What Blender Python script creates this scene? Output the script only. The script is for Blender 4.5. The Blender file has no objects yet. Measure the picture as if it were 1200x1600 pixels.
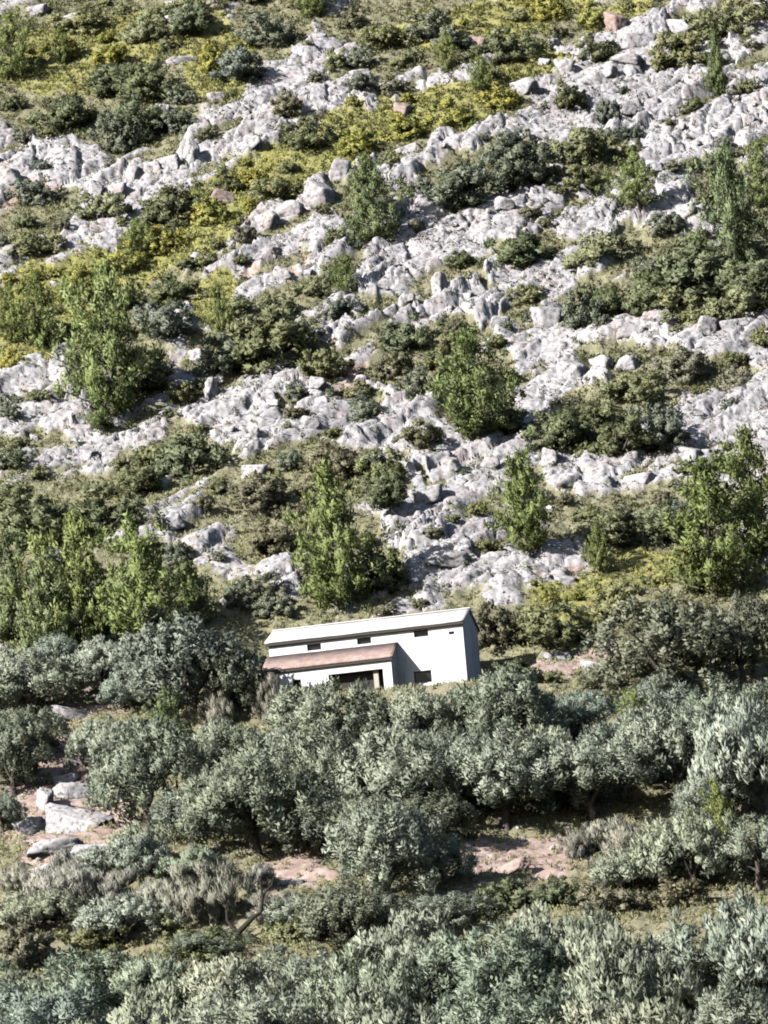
import bpy, math, random
import numpy as np
from mathutils import Vector, Matrix

random.seed(7)
R = math.radians
scene = bpy.context.scene
COL = scene.collection

# ------------------------------------------------------------------ camera, sky, sun
F = 10160.0                       # focal length in pixels of the 1200 x 1600 picture
PITCH, ROLL = R(9.5), R(4.9)
fw = np.array([0.0, math.cos(PITCH), math.sin(PITCH)])
R0 = np.array([1.0, 0.0, 0.0])
U0 = np.array([0.0, -math.sin(PITCH), math.cos(PITCH)])
rt = math.cos(ROLL) * R0 - math.sin(ROLL) * U0
up = math.cos(ROLL) * U0 + math.sin(ROLL) * R0
cd = bpy.data.cameras.new('camera')
cd.sensor_width = 36.0
cd.lens = 36.0 * F / 1600.0
cd.clip_start = 1.0
cd.clip_end = 5000.0
cam = bpy.data.objects.new('camera', cd)
COL.objects.link(cam)
cam.matrix_world = Matrix(((rt[0], up[0], -fw[0], 0), (rt[1], up[1], -fw[1], 0), (rt[2], up[2], -fw[2], 0), (0, 0, 0, 1)))
scene.camera = cam

SUN_AZ, SUN_EL = R(51), R(28)     # the sun stands behind the camera, to its left
w = bpy.data.worlds.new('World')
scene.world = w
w.use_nodes = True
nt = w.node_tree
bg = nt.nodes['Background']
sky = nt.nodes.new('ShaderNodeTexSky')
sky.sky_type = 'NISHITA'
sky.sun_disc = False
sky.sun_elevation = SUN_EL
sky.sun_rotation = math.atan2(-math.sin(SUN_AZ), -math.cos(SUN_AZ))
nt.links.new(sky.outputs[0], bg.inputs[0])
bg.inputs[1].default_value = 0.05
sd = bpy.data.lights.new('sun', 'SUN')
sd.energy = 5.0
sd.angle = R(0.5)
sd.color = (1.0, 0.97, 0.935)
so = bpy.data.objects.new('sun', sd)
COL.objects.link(so)
ldir = Vector((math.sin(SUN_AZ) * math.cos(SUN_EL), math.cos(SUN_AZ) * math.cos(SUN_EL), -math.sin(SUN_EL)))
so.rotation_euler = ldir.to_track_quat('-Z', 'Y').to_euler()
so.location = (-150, 200, 220)
vs = scene.view_settings
vs.view_transform = 'Standard'
vs.look = 'None'
vs.gamma = 1.0
vs.exposure = 0.80
scene.cycles.filter_width = 1.9
scene.cycles.diffuse_bounces = 0
scene.cycles.max_bounces = 5

# ------------------------------------------------------------------ noise
def hsh(ix, iy, s):
    ix = ix.astype(np.int64); iy = iy.astype(np.int64)
    h = (ix * 374761393 + iy * 668265263 + s * 974634777) & 0xFFFFFFFF
    h = ((h ^ (h >> 13)) * 1274126177) & 0xFFFFFFFF
    h = ((h ^ (h >> 16)) * 2246822519) & 0xFFFFFFFF
    h = h ^ (h >> 15)
    return (h & 0xFFFFFF) / float(0x1000000)

def vnoise(x, y, s=0):
    ix = np.floor(x); iy = np.floor(y)
    fx = x - ix; fy = y - iy
    fx = fx * fx * fx * (fx * (fx * 6 - 15) + 10); fy = fy * fy * fy * (fy * (fy * 6 - 15) + 10)
    a = hsh(ix, iy, s); b = hsh(ix + 1, iy, s); c = hsh(ix, iy + 1, s); d = hsh(ix + 1, iy + 1, s)
    return (a + (b - a) * fx) * (1 - fy) + (c + (d - c) * fx) * fy - 0.5

def fbm(x, y, s=0, o=4, g=0.5):
    t = 0.0; a = 1.0
    for i in range(o):
        t = t + a * vnoise(x, y, s + i * 17)
        x = x * 2.03 + 11.3; y = y * 1.97 + 5.1; a *= g
    return t

def worley(x, y, s=0):
    """block noise: distance to the crack between cells, random tilted plateau of the nearest cell"""
    ix = np.floor(x); iy = np.floor(y)
    f1 = np.full(x.shape, 9.0); f2 = np.full(x.shape, 9.0); h = np.zeros(x.shape)
    for dx in (-1, 0, 1):
        for dy in (-1, 0, 1):
            cx = ix + dx; cy = iy + dy
            px = cx + hsh(cx, cy, s); py = cy + hsh(cx, cy, s + 1)
            ex = x - px; ey = y - py
            d = np.sqrt(ex * ex + ey * ey)
            v = hsh(cx, cy, s + 2) + (hsh(cx, cy, s + 3) - 0.5) * 1.3 * ex + (hsh(cx, cy, s + 4) - 0.5) * 1.3 * ey
            n = d < f1
            f2 = np.where(n, f1, np.minimum(f2, d))
            h = np.where(n, v, h)
            f1 = np.where(n, d, f1)
    return f2 - f1, h

def sstep(a, b, v):
    t = np.clip((v - a) / (b - a), 0, 1)
    return t * t * (3 - 2 * t)

# ------------------------------------------------------------------ terrain height
_cp = np.array([(-400, -4), (0, -2), (150, 2), (300, 14.5), (340, 29.7), (370, 42.2), (398, 55.4), (430, 75.5), (465, 100), (500, 124.7),
                (600, 188), (700, 236), (900, 290), (1400, 330)], float)
_ty = np.arange(-400, 1400, 1.0)
_tz = np.interp(_ty, _cp[:, 0], _cp[:, 1])
_k = np.exp(-0.5 * (np.arange(-15, 16) / 5.0) ** 2); _k /= _k.sum()
_tz = np.convolve(np.pad(_tz, 15, mode='edge'), _k, mode='valid')

def T0(x, y):
    z = np.interp(y, _ty, _tz)
    z = z + 2.2 * fbm(x / 34.0, y / 40.0, 5, 2) + 0.7 * fbm(x / 9.0, y / 12.0, 9, 2)
    # terraces on the lower, farmed part
    tm = sstep(404, 392, y) * sstep(300, 330, y)
    q = (y + 2.5 * vnoise(x / 14.0, y / 30.0, 3)) / 7.5
    fr = q - np.floor(q)
    z = z + tm * 0.9 * (fr - 1 + sstep(0.0, 0.22, fr) - (fr)) * 1.0 * 0.9 + tm * 0.45
    return z

def ray(px, py):
    d = fw + rt * ((px - 600) / F) - up * ((py - 800) / F)
    return d

def hit(px, py, fn=None):
    fn = fn or T0
    d = ray(px, py)
    ys = np.linspace(318, 640, 1300)
    t = ys / d[1]
    X = d[0] * t; Z = d[2] * t
    g = fn(X, ys) - Z
    i = int(np.argmax(g > 0)) if (g > 0).any() else len(ys) - 1
    if i > 0:
        a = g[i - 1] / (g[i - 1] - g[i] + 1e-9)
        yy = ys[i - 1] + a * (ys[i] - ys[i - 1])
    else:
        yy = ys[0]
    tt = yy / d[1]
    return np.array([d[0] * tt, yy, d[2] * tt])

def proj(P):
    P = np.atleast_2d(P)
    dz = P @ fw
    return 600 + F * (P @ rt) / dz, 800 - F * (P @ up) / dz, dz

# ------------------------------------------------------------------ house placement and its pad
HAZ = R(-11.5)
HB = hit(731, 1072)                         # front right corner of the main block
HL, HD, HH = 12.25, 4.7, 4.15
hx = np.array([math.cos(HAZ), math.sin(HAZ)]); hy = np.array([-math.sin(HAZ), math.cos(HAZ)])
HO = np.array([HB[0], HB[1]]) - hx * HL     # front left corner
HZ = HB[2] - 0.06

def T(x, y):
    z = T0(x, y)
    u = (x - HO[0]) * hx[0] + (y - HO[1]) * hx[1]
    v = (x - HO[0]) * hy[0] + (y - HO[1]) * hy[1]
    du = np.maximum(np.maximum(-0.6 - u, u - HL - 0.7), 0)
    dv = np.maximum(np.maximum(-3.0 - v, v - HD - 0.5), 0)
    d = np.sqrt(du * du + dv * dv)
    m = 1 - sstep(0.0, 3.2, d)
    return z * (1 - m) + (HZ - 0.18) * m

# ------------------------------------------------------------------ cover patches (ground plan)
PATCH = []
def patch(kind, px, py, rx, ry, rot=0.0, wt=1.0):
    c = hit(px, py)
    e = 0.5
    def im(x, y):
        P = np.array([x, y, float(T0(np.array([x]), np.array([y]))[0])])
        a, b, _ = proj(P); return a[0], b[0]
    # mean slope over a few metres so that small bumps do not skew the ellipse
    s = 4.0
    a0 = im(c[0] - s, c[1]); a1 = im(c[0] + s, c[1]); b0 = im(c[0], c[1] - s); b1 = im(c[0], c[1] + s)
    A = np.array([[(a1[0] - a0[0]) / (2 * s), (b1[0] - b0[0]) / (2 * s)], [(a1[1] - a0[1]) / (2 * s), (b1[1] - b0[1]) / (2 * s)]])
    ct, st = math.cos(R(rot)), math.sin(R(rot))
    Q = np.array([[ct, -st], [st, ct]])     # rot > 0 : long axis rises to the right
    M = np.diag([1 / rx, 1 / ry]) @ Q @ A
    if kind == 'yellow': M = np.diag([1.0, 1 / 1.3]) @ M
    if kind == 'veg' and 230 < py < 900 and px > 230: M = M * 1.08
    PATCH.append((kind, c[0], c[1], M, wt))

V = 'veg'; Y = 'yellow'; S = 'soil'
for a in [
    (V, 160, 60, 190, 90, 15), (V, 240, 170, 150, 60, 25), (V, 90, 170, 110, 60, 10), (V, 400, 60, 130, 60, 30), (V, 760, 60, 210, 50, 12),
    (V, 640, 30, 150, 40, 10), (V, 1120, 40, 90, 30, 10), (V, 60, 350, 70, 40, 20), (V, 200, 420, 230, 46, 27), (V, 60, 500, 120, 60, 20),
    (V, 420, 290, 180, 46, 30), (V, 640, 200, 200, 42, 18), (V, 560, 330, 50, 60, 40), (V, 760, 270, 110, 45, 15), (V, 910, 260, 80, 45, 5),
    (V, 1080, 450, 150, 60, 12), (V, 1180, 350, 70, 90, 0), (V, 830, 390, 90, 24, 5), (V, 180, 560, 80, 100, 0), (V, 380, 540, 130, 50, 15),
    (V, 270, 460, 70, 40, 20), (V, 660, 560, 90, 60, 20), (V, 740, 630, 90, 70, 10), (V, 950, 670, 140, 60, 8), (V, 1030, 590, 130, 40, -8),
    (V, 280, 720, 110, 45, 8), (V, 90, 810, 180, 60, 12), (V, 520, 760, 130, 70, 15), (V, 430, 830, 80, 60, 10), (V, 540, 880, 90, 80, 0),
    (V, 1040, 830, 160, 60, 15), (V, 870, 980, 160, 60, 15), (V, 1080, 960, 170, 120, 0), (V, 150, 950, 240, 100, 0), (V, 380, 970, 60, 60, 0),
    (V, 740, 990, 80, 60, 0), (V, 840, 800, 60, 70, 0), (V, 60, 700, 60, 20, 10), (V, 700, 440, 70, 12, 5), (V, 980, 400, 90, 25, 5),
    (V, 820, 495, 40, 25, 0), (V, 510, 580, 45, 25, 0), (V, 570, 635, 50, 25, 0), (V, 1130, 300, 60, 50, 0), (V, 940, 480, 60, 40, 0),
    (V, 470, 640, 40, 10, 15), (V, 1130, 590, 80, 20, 0), (V, 700, 960, 120, 14, 5),
    (Y, 90, 470, 130, 50, 25), (Y, 230, 400, 150, 38, 28), (Y, 420, 285, 150, 32, 32), (Y, 640, 190, 190, 28, 18), (Y, 560, 215, 90, 30, 20),
    (Y, 820, 120, 80, 18, 12), (Y, 760, 30, 170, 26, 8), (Y, 140, 80, 150, 40, 15), (Y, 330, 90, 60, 60, 30), (Y, 960, 30, 60, 20, 10),
    (Y, 340, 470, 40, 25, 10), (Y, 30, 560, 60, 16, 5), (Y, 990, 600, 30, 10, 0), (Y, 1020, 890, 90, 20, 20), (Y, 880, 955, 90, 30, 10),
    (Y, 320, 345, 110, 36, 30), (Y, 500, 245, 110, 34, 24), (Y, 20, 500, 80, 40, 20), (V, 40, 640, 40, 16, 20), (V, 1000, 940, 90, 30, 10), (V, 650, 770, 90, 10, 24), (V, 900, 330, 110, 9, 15), (V, 520, 520, 120, 9, 24), (V, 330, 620, 120, 10, 24), (V, 760, 520, 110, 12, 20),
    (S, 640, 80, 110, 30, 30), (S, 350, 300, 60, 14, 32), (S, 40, 320, 50, 16, 10), (S, 590, 600, 120, 12, 10), (S, 430, 430, 60, 14, 20),
    (S, 860, 1345, 150, 40, 3), (S, 470, 1370, 90, 40, 0), (S, 130, 1110, 100, 26, 0), (S, 130, 1280, 120, 60, 0), (S, 870, 1050, 120, 40, 0),
    (S, 300, 1430, 300, 40, 0), (S, 1040, 1390, 160, 40, 0), (S, 880, 908, 50, 9, 8), (S, 600, 1560, 800, 90, 0),
    (S, 600, 1250, 800, 110, 0), (S, 120, 1200, 90, 60, 0),
 ('bare', 830, 1345, 110, 36, 3), ('bare', 460, 1375, 70, 30, 0), ('bare', 110, 1280, 110, 80, 0), ('bare', 140, 1115, 90, 20, 0), ('bare', 200, 1430, 120, 16, 0), ('bare', 870, 1045, 80, 20, 0),
]:
    patch(*a)

def masks(x, y):
    wx = x + 1.6 * fbm(x / 2.2, y / 3.5, 41, 3); wy = y + 3.0 * fbm(x / 2.2 + 9, y / 3.5, 47, 3)
    m = {'bare': np.zeros(x.shape), V: np.zeros(x.shape), Y: np.zeros(x.shape), S: np.zeros(x.shape)}
    for kind, cx, cy, M, wt in PATCH:
        ex = wx - cx; ey = wy - cy
        u = M[0, 0] * ex + M[0, 1] * ey; v = M[1, 0] * ex + M[1, 1] * ey
        r = np.sqrt(u * u + v * v)
        m[kind] = np.maximum(m[kind], wt * sstep(1.18, 0.72, r))
    bare = m['bare']
    m[V] = np.maximum(m[V], m[Y] * 0.92)
    low = sstep(404, 396, y + 2 * vnoise(x / 5, y / 5, 77))
    m[S] = np.maximum(m[S], low * 0.85)
    m[V] = np.maximum(m[V], low * (0.62 - 0.9 * sstep(0.5, 1.0, bare)))
    a = -x * 0.65 + y * 0.76; b = x * 0.76 + y * 0.65
    st = sstep(0.13, 0.40, fbm(b / 10.0, a / 1.9 + 0.4 * fbm(x / 4.0, y / 4.0, 62, 2), 61, 3) + 0.10 * vnoise(x / 1.2, y / 1.6, 63))
    m[V] = np.maximum(m[V], 0.85 * st * (y > 400))
    return m

HR = [None]
def disp(x, y, m=None):
    if m is None: m = masks(x, y)
    soft = np.clip(np.maximum(m[V] * 0.78, m[S] * 0.85), 0, 1)
    rock = 1 - soft
    # ledges striking from lower left to upper right, broken into blocks
    a = -x * 0.65 + y * 0.76; b = x * 0.76 + y * 0.65
    wa = a + 1.5 * fbm(b / 8.0, a / 5.0, 21, 3) + 0.3 * fbm(x / 0.9, y / 0.9, 22, 3); wb = b + 0.5 * fbm(x / 1.1, y / 1.1, 31, 3)
    def saw(t):
        f = t - np.floor(t)
        return sstep(0.0, 0.24, f) * (1 - f)
    am = sstep(-0.3, 0.3, fbm(b / 7.0, a / 3.0, 23, 3))
    led = saw(wa / 3.6) * (0.35 + 0.6 * am) + saw(wa / 1.5 + 0.3 + 0.2 * am) * 0.30
    c0, h0 = worley(wb / 6.5, wa / 2.4, 201)
    c1, h1 = worley(wb / 3.0, wa / 1.3, 101)
    c2, h2 = worley(wb / 1.45, wa / 0.75, 131)
    c3, h3 = worley(wb / 0.6, wa / 0.4, 161)
    big = sstep(-0.25, 0.35, fbm(x / 6.0, y / 8.0, 91, 2))
    d = rock * (led * 0.8 + h0 * 0.70 + h1 * 0.34 * (0.4 + big) + h2 * 0.14 + h3 * 0.05
                - 0.30 * (1 - sstep(0, 0.10, c0)) - 0.40 * (1 - sstep(0, 0.12, c1)) * (0.3 + big) - 0.16 * (1 - sstep(0, 0.13, c2)))
    d = d + rock * 0.06 * fbm(b * 1.6, a * 3.2, 71, 3) + soft * (0.16 * fbm(x * 1.2, y * 1.0, 73, 4) + 0.3 * h2 * (1 - soft))
    u = (x - HO[0]) * hx[0] + (y - HO[1]) * hx[1]; v = (x - HO[0]) * hy[0] + (y - HO[1]) * hy[1]
    ins = sstep(0.6, 2.2, np.maximum(np.maximum(-u, u - HL), np.maximum(-2.2 - v, v - HD)))
    return d * ins, rock

def Z(x, y):
    x = np.array([float(x)]); y = np.array([float(y)])
    return float(T(x, y)[0] + disp(x, y)[0][0])

# ------------------------------------------------------------------ object helpers
def link(o, parent=None):
    COL.objects.link(o)
    if parent is not None: o.parent = parent
    return o

def tag(o, label=None, cat=None, group=None, kind=None):
    if label: o['label'] = label
    if cat: o['category'] = cat
    if group: o['group'] = group
    if kind: o['kind'] = kind
    return o

def empty(name, loc, rz=0.0, sc=(1, 1, 1)):
    o = bpy.data.objects.new(name, None)
    o.empty_display_size = 0.5
    o.location = loc; o.rotation_euler = (0, 0, rz); o.scale = sc
    return link(o)

def mesh_np(name, V_, F_, mat=None, normals=None, tint=None, smooth=False):
    """V_ (n,3), F_ (m,k) of equal-sized faces"""
    me = bpy.data.meshes.new(name)
    n, (m, k) = len(V_), F_.shape
    me.vertices.add(n); me.vertices.foreach_set('co', np.asarray(V_, np.float32).ravel())
    me.loops.add(m * k); me.loops.foreach_set('vertex_index', F_.astype(np.int32).ravel())
    me.polygons.add(m)
    me.polygons.foreach_set('loop_start', np.arange(0, m * k, k, dtype=np.int32))
    me.polygons.foreach_set('loop_total', np.full(m, k, np.int32))
    me.update(calc_edges=True)
    if tint is not None:
        at = me.attributes.new('tint', 'FLOAT', 'POINT'); at.data.foreach_set('value', np.asarray(tint, np.float32))
    if normals is not None:
        me.polygons.foreach_set('use_smooth', np.ones(m, bool))
        me.normals_split_custom_set_from_vertices(np.asarray(normals, np.float32).tolist())
    elif smooth:
        me.polygons.foreach_set('use_smooth', np.ones(m, bool))
    if mat: me.materials.append(mat)
    return me

def obj(name, me, parent=None):
    return link(bpy.data.objects.new(name, me), parent)

# ------------------------------------------------------------------ materials
def mat(name):
    m = bpy.data.materials.new(name); m.use_nodes = True
    return m, m.node_tree, m.node_tree.nodes['Principled BSDF']

def N(nt, t, **kw):
    n = nt.nodes.new(t)
    for k, v in kw.items(): setattr(n, k, v)
    return n

def ramp(nt, fac, stops):
    r = N(nt, 'ShaderNodeValToRGB')
    cr = r.color_ramp
    while len(cr.elements) > 1: cr.elements.remove(cr.elements[-1])
    cr.elements[0].position = stops[0][0]; cr.elements[0].color = (*stops[0][1], 1)
    for p, c in stops[1:]:
        e = cr.elements.new(p); e.color = (*c, 1)
    nt.links.new(fac, r.inputs[0])
    return r.outputs[0]

def mixc(nt, f, a, b, mode='MIX'):
    n = N(nt, 'ShaderNodeMix', data_type='RGBA', blend_type=mode)
    for s, v in ((n.inputs[0], f), (n.inputs[6], a), (n.inputs[7], b)):
        if isinstance(v, (int, float)): s.default_value = v
        elif isinstance(v, tuple): s.default_value = (*v, 1)
        else: nt.links.new(v, s)
    return n.outputs[2]

def noise(nt, vec, scale, detail=4, rough=0.55):
    n = N(nt, 'ShaderNodeTexNoise')
    n.inputs['Scale'].default_value = scale; n.inputs['Detail'].default_value = detail; n.inputs['Roughness'].default_value = rough
    if vec is not None: nt.links.new(vec, n.inputs['Vector'])
    return n.outputs[0]

def foliage_mat(name, dark, mid, light, transl=0.34, rough=0.6):
    m, nt, bs = mat(name)
    a = N(nt, 'ShaderNodeAttribute', attribute_name='tint')
    g = N(nt, 'ShaderNodeNewGeometry'); oi = N(nt, 'ShaderNodeObjectInfo')
    mt = N(nt, 'ShaderNodeMath', operation='MULTIPLY_ADD'); mt.inputs[1].default_value = 0.45
    nt.links.new(g.outputs['Random Per Island'], mt.inputs[0])
    m2 = N(nt, 'ShaderNodeMath', operation='MULTIPLY'); m2.inputs[1].default_value = 0.40
    nt.links.new(a.outputs['Fac'], m2.inputs[0]); nt.links.new(m2.outputs[0], mt.inputs[2])
    m3 = N(nt, 'ShaderNodeMath', operation='MULTIPLY_ADD'); m3.inputs[1].default_value = 0.22
    nt.links.new(oi.outputs['Random'], m3.inputs[0]); nt.links.new(mt.outputs[0], m3.inputs[2])
    c = ramp(nt, m3.outputs[0], [(0.12, dark), (0.5, mid), (0.92, light)])
    wn = N(nt, 'ShaderNodeTexWhiteNoise', noise_dimensions='1D'); nt.links.new(oi.outputs['Random'], wn.inputs['W'])
    hv = ramp(nt, wn.outputs['Value'], [(0.0, (0.98, 1.02, 1.06)), (0.35, (1, 1, 0.96)), (0.65, (1.03, 0.99, 0.89)), (1.0, (0.93, 0.98, 0.90))])
    c = mixc(nt, 1.0, c, hv, 'MULTIPLY')
    nt.links.new(c, bs.inputs['Base Color'])
    bs.inputs['Roughness'].default_value = rough
    bs.inputs['Specular IOR Level'].default_value = 0.25
    tr = N(nt, 'ShaderNodeBsdfTranslucent'); nt.links.new(c, tr.inputs['Color'])
    mx = N(nt, 'ShaderNodeMixShader'); mx.inputs[0].default_value = transl
    nt.links.new(bs.outputs[0], mx.inputs[1]); nt.links.new(tr.outputs[0], mx.inputs[2])
    nt.links.new(mx.outputs[0], nt.nodes['Material Output'].inputs[0])
    return m

M = {}
M['olive'] = foliage_mat('olive_leaf', (0.17, 0.20, 0.155), (0.345, 0.395, 0.315), (0.53, 0.58, 0.475))
M['olive_pale'] = foliage_mat('pale_olive_leaf', (0.20, 0.23, 0.175), (0.40, 0.445, 0.345), (0.58, 0.62, 0.50))
M['pine'] = foliage_mat('pine_needle', (0.120, 0.150, 0.050), (0.265, 0.32, 0.115), (0.40, 0.46, 0.19))
M['pine_blue'] = foliage_mat('dark_pine_needle', (0.105, 0.14, 0.065), (0.235, 0.29, 0.14), (0.37, 0.43, 0.23))
M['oak'] = foliage_mat('oak_leaf', (0.085, 0.102, 0.052), (0.20, 0.225, 0.125), (0.33, 0.36, 0.21))
M['oak_grey'] = foliage_mat('grey_oak_leaf', (0.12, 0.138, 0.108), (0.25, 0.28, 0.215), (0.39, 0.42, 0.33))
M['scrub'] = foliage_mat('scrub_leaf', (0.14, 0.155, 0.075), (0.285, 0.30, 0.155), (0.42, 0.43, 0.25))
M['yellow'] = foliage_mat('broom_leaf', (0.20, 0.215, 0.065), (0.37, 0.375, 0.12), (0.60, 0.53, 0.13))
M['dry'] = foliage_mat('dry_twig', (0.20, 0.195, 0.165), (0.37, 0.36, 0.31), (0.53, 0.51, 0.44), transl=0.25)
M['brown'] = foliage_mat('russet_scrub_leaf', (0.14, 0.135, 0.09), (0.27, 0.26, 0.175), (0.40, 0.38, 0.27))
M['grass'] = foliage_mat('grass_blade', (0.17, 0.175, 0.085), (0.34, 0.34, 0.175), (0.50, 0.48, 0.29))

def bark_mat(name, c1, c2):
    m, nt, bs = mat(name)
    tc = N(nt, 'ShaderNodeTexCoord')
    mp = N(nt, 'ShaderNodeMapping'); mp.inputs['Scale'].default_value = (9, 9, 1.6)
    nt.links.new(tc.outputs['Object'], mp.inputs[0])
    n = noise(nt, mp.outputs[0], 2.0, 6)
    nt.links.new(ramp(nt, n, [(0.3, c1), (0.7, c2)]), bs.inputs['Base Color'])
    b = N(nt, 'ShaderNodeBump'); b.inputs['Strength'].default_value = 0.6; b.inputs['Distance'].default_value = 0.05
    nt.links.new(n, b.inputs['Height']); nt.links.new(b.outputs[0], bs.inputs['Normal'])
    bs.inputs['Roughness'].default_value = 0.9
    return m
M['bark'] = bark_mat('bark', (0.045, 0.035, 0.028), (0.14, 0.12, 0.10))
M['bark_grey'] = bark_mat('grey_bark', (0.08, 0.07, 0.06), (0.26, 0.24, 0.21))
M['bark_dark'] = bark_mat('dark_bark', (0.012, 0.010, 0.009), (0.04, 0.035, 0.03))

def rock_nodes(nt, pos):
    n1 = noise(nt, pos, 0.55, 6, 0.6); n2 = noise(nt, pos, 3.0, 6, 0.62); n3 = noise(nt, pos, 0.16, 3)
    base = ramp(nt, n2, [(0.30, (0.09, 0.087, 0.09)), (0.39, (0.25, 0.243, 0.245)), (0.47, (0.42, 0.405, 0.41)), (0.66, (0.55, 0.53, 0.535))])
    warm = ramp(nt, n1, [(0.50, (1, 1, 1)), (0.68, (0.96, 0.84, 0.79)), (0.8, (0.85, 0.72, 0.65))])
    c = mixc(nt, 0.8, base, warm, 'MULTIPLY')
    lich = ramp(nt, n3, [(0.35, (0.80, 0.80, 0.83)), (0.6, (1, 1, 1))])
    return mixc(nt, 0.7, c, lich, 'MULTIPLY'), n2

def make_rock_mat(name):
    m, nt, bs = mat(name)
    g = N(nt, 'ShaderNodeNewGeometry')
    c, n2 = rock_nodes(nt, g.outputs['Position'])
    oi = N(nt, 'ShaderNodeObjectInfo')
    nt.links.new(c, bs.inputs['Base Color'])
    b = N(nt, 'ShaderNodeBump'); b.inputs['Strength'].default_value = 0.5; b.inputs['Distance'].default_value = 0.12
    nt.links.new(n2, b.inputs['Height']); nt.links.new(b.outputs[0], bs.inputs['Normal'])
    bs.inputs['Roughness'].default_value = 0.95; bs.inputs['Specular IOR Level'].default_value = 0.15
    return m
M['rock'] = make_rock_mat('limestone')
m, nt, bs = mat('pink_limestone'); M['rock_pink'] = m
g = N(nt, 'ShaderNodeNewGeometry'); n2 = noise(nt, g.outputs['Position'], 3.5, 6, 0.65)
nt.links.new(ramp(nt, n2, [(0.3, (0.24, 0.175, 0.15)), (0.55, (0.40, 0.30, 0.265)), (0.75, (0.47, 0.41, 0.38))]), bs.inputs['Base Color'])
b = N(nt, 'ShaderNodeBump'); b.inputs['Strength'].default_value = 0.7; b.inputs['Distance'].default_value = 0.1
nt.links.new(n2, b.inputs['Height']); nt.links.new(b.outputs[0], bs.inputs['Normal']); bs.inputs['Roughness'].default_value = 0.95

# ground: limestone where the 'rock' attribute is high, earth and thin growth elsewhere
m, nt, bs = mat('hillside_ground'); M['ground'] = m
g = N(nt, 'ShaderNodeNewGeometry'); pos = g.outputs['Position']
rc, n2 = rock_nodes(nt, pos)
nA = noise(nt, pos, 1.3, 5, 0.6); nB = noise(nt, pos, 7.0, 4, 0.7); nC = noise(nt, pos, 0.45, 4)
soil = ramp(nt, nA, [(0.3, (0.26, 0.185, 0.155)), (0.5, (0.42, 0.315, 0.275)), (0.7, (0.50, 0.42, 0.385))])
earth = ramp(nt, nB, [(0.3, (0.12, 0.12, 0.07)), (0.5, (0.235, 0.225, 0.14)), (0.72, (0.37, 0.34, 0.24))])
ygr = ramp(nt, nB, [(0.3, (0.16, 0.165, 0.06)), (0.5, (0.30, 0.29, 0.11)), (0.72, (0.44, 0.39, 0.16))])
def attr(nt, nm):
    return N(nt, 'ShaderNodeAttribute', attribute_name=nm).outputs['Fac']
def edge(nt, a, n, amt=0.7, lo=0.42, hi=0.58):
    q = N(nt, 'ShaderNodeMath', operation='MULTIPLY_ADD'); q.inputs[1].default_value = amt
    s = N(nt, 'ShaderNodeMath', operation='SUBTRACT'); s.inputs[1].default_value = 0.5
    nt.links.new(n, s.inputs[0]); nt.links.new(s.outputs[0], q.inputs[0]); nt.links.new(a, q.inputs[2])
    mr = N(nt, 'ShaderNodeMapRange'); mr.inputs[1].default_value = lo; mr.inputs[2].default_value = hi
    nt.links.new(q.outputs[0], mr.inputs[0]); return mr.outputs[0]
veg_f = edge(nt, attr(nt, 'veg'), nB, 1.3); soil_f = edge(nt, attr(nt, 'soil'), nA, 1.2); yel_f = edge(nt, attr(nt, 'yellow'), nA, 1.0)
c = mixc(nt, soil_f, rc, soil)
c = mixc(nt, veg_f, c, mixc(nt, yel_f, earth, ygr))
nt.links.new(c, bs.inputs['Base Color'])
b = N(nt, 'ShaderNodeBump'); b.inputs['Strength'].default_value = 0.5; b.inputs['Distance'].default_value = 0.12
nt.links.new(n2, b.inputs['Height']); nt.links.new(b.outputs[0], bs.inputs['Normal'])
bs.inputs['Roughness'].default_value = 0.95; bs.inputs['Specular IOR Level'].default_value = 0.1

# ------------------------------------------------------------------ terrain mesh
def axis(lo, flo, fhi, hi, fine, grow=1.18):
    a = list(np.arange(flo, fhi + fine / 2, fine))
    s = fine; v = a[-1]; r = []
    while v < hi: s *= grow; v += s; r.append(v)
    s = fine; v = a[0]; l = []
    while v > lo: s *= grow; v -= s; l.append(v)
    return np.array(l[::-1] + a + r)
xs = axis(-900, -34, 34, 900, 0.115)
ys = axis(-300, 338, 520, 1350, 0.16)
GX, GY = np.meshgrid(xs, ys)
gx = GX.ravel(); gy = GY.ravel()
gm = masks(gx, gy)
dd, rock = disp(gx, gy, gm)
fade = sstep(200, 60, np.maximum(np.abs(gx), np.abs(gy - 430) * 0.6))
gz = T(gx, gy) + dd * fade
nx, ny = len(xs), len(ys)
I = (np.arange(ny - 1)[:, None] * nx + np.arange(nx - 1)[None, :]).ravel()
faces = np.stack([I, I + 1, I + nx + 1, I + nx], 1)
me = mesh_np('hillside', np.stack([gx, gy, gz], 1), faces, M['ground'])
for nm in (V, Y, S):
    at = me.attributes.new(nm, 'FLOAT', 'POINT'); at.data.foreach_set('value', gm[nm].astype(np.float32))
tag(obj('hillside', me), kind='structure')
print('terrain', len(gx))

# ------------------------------------------------------------------ foliage generators
rng = np.random.default_rng(11)

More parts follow.
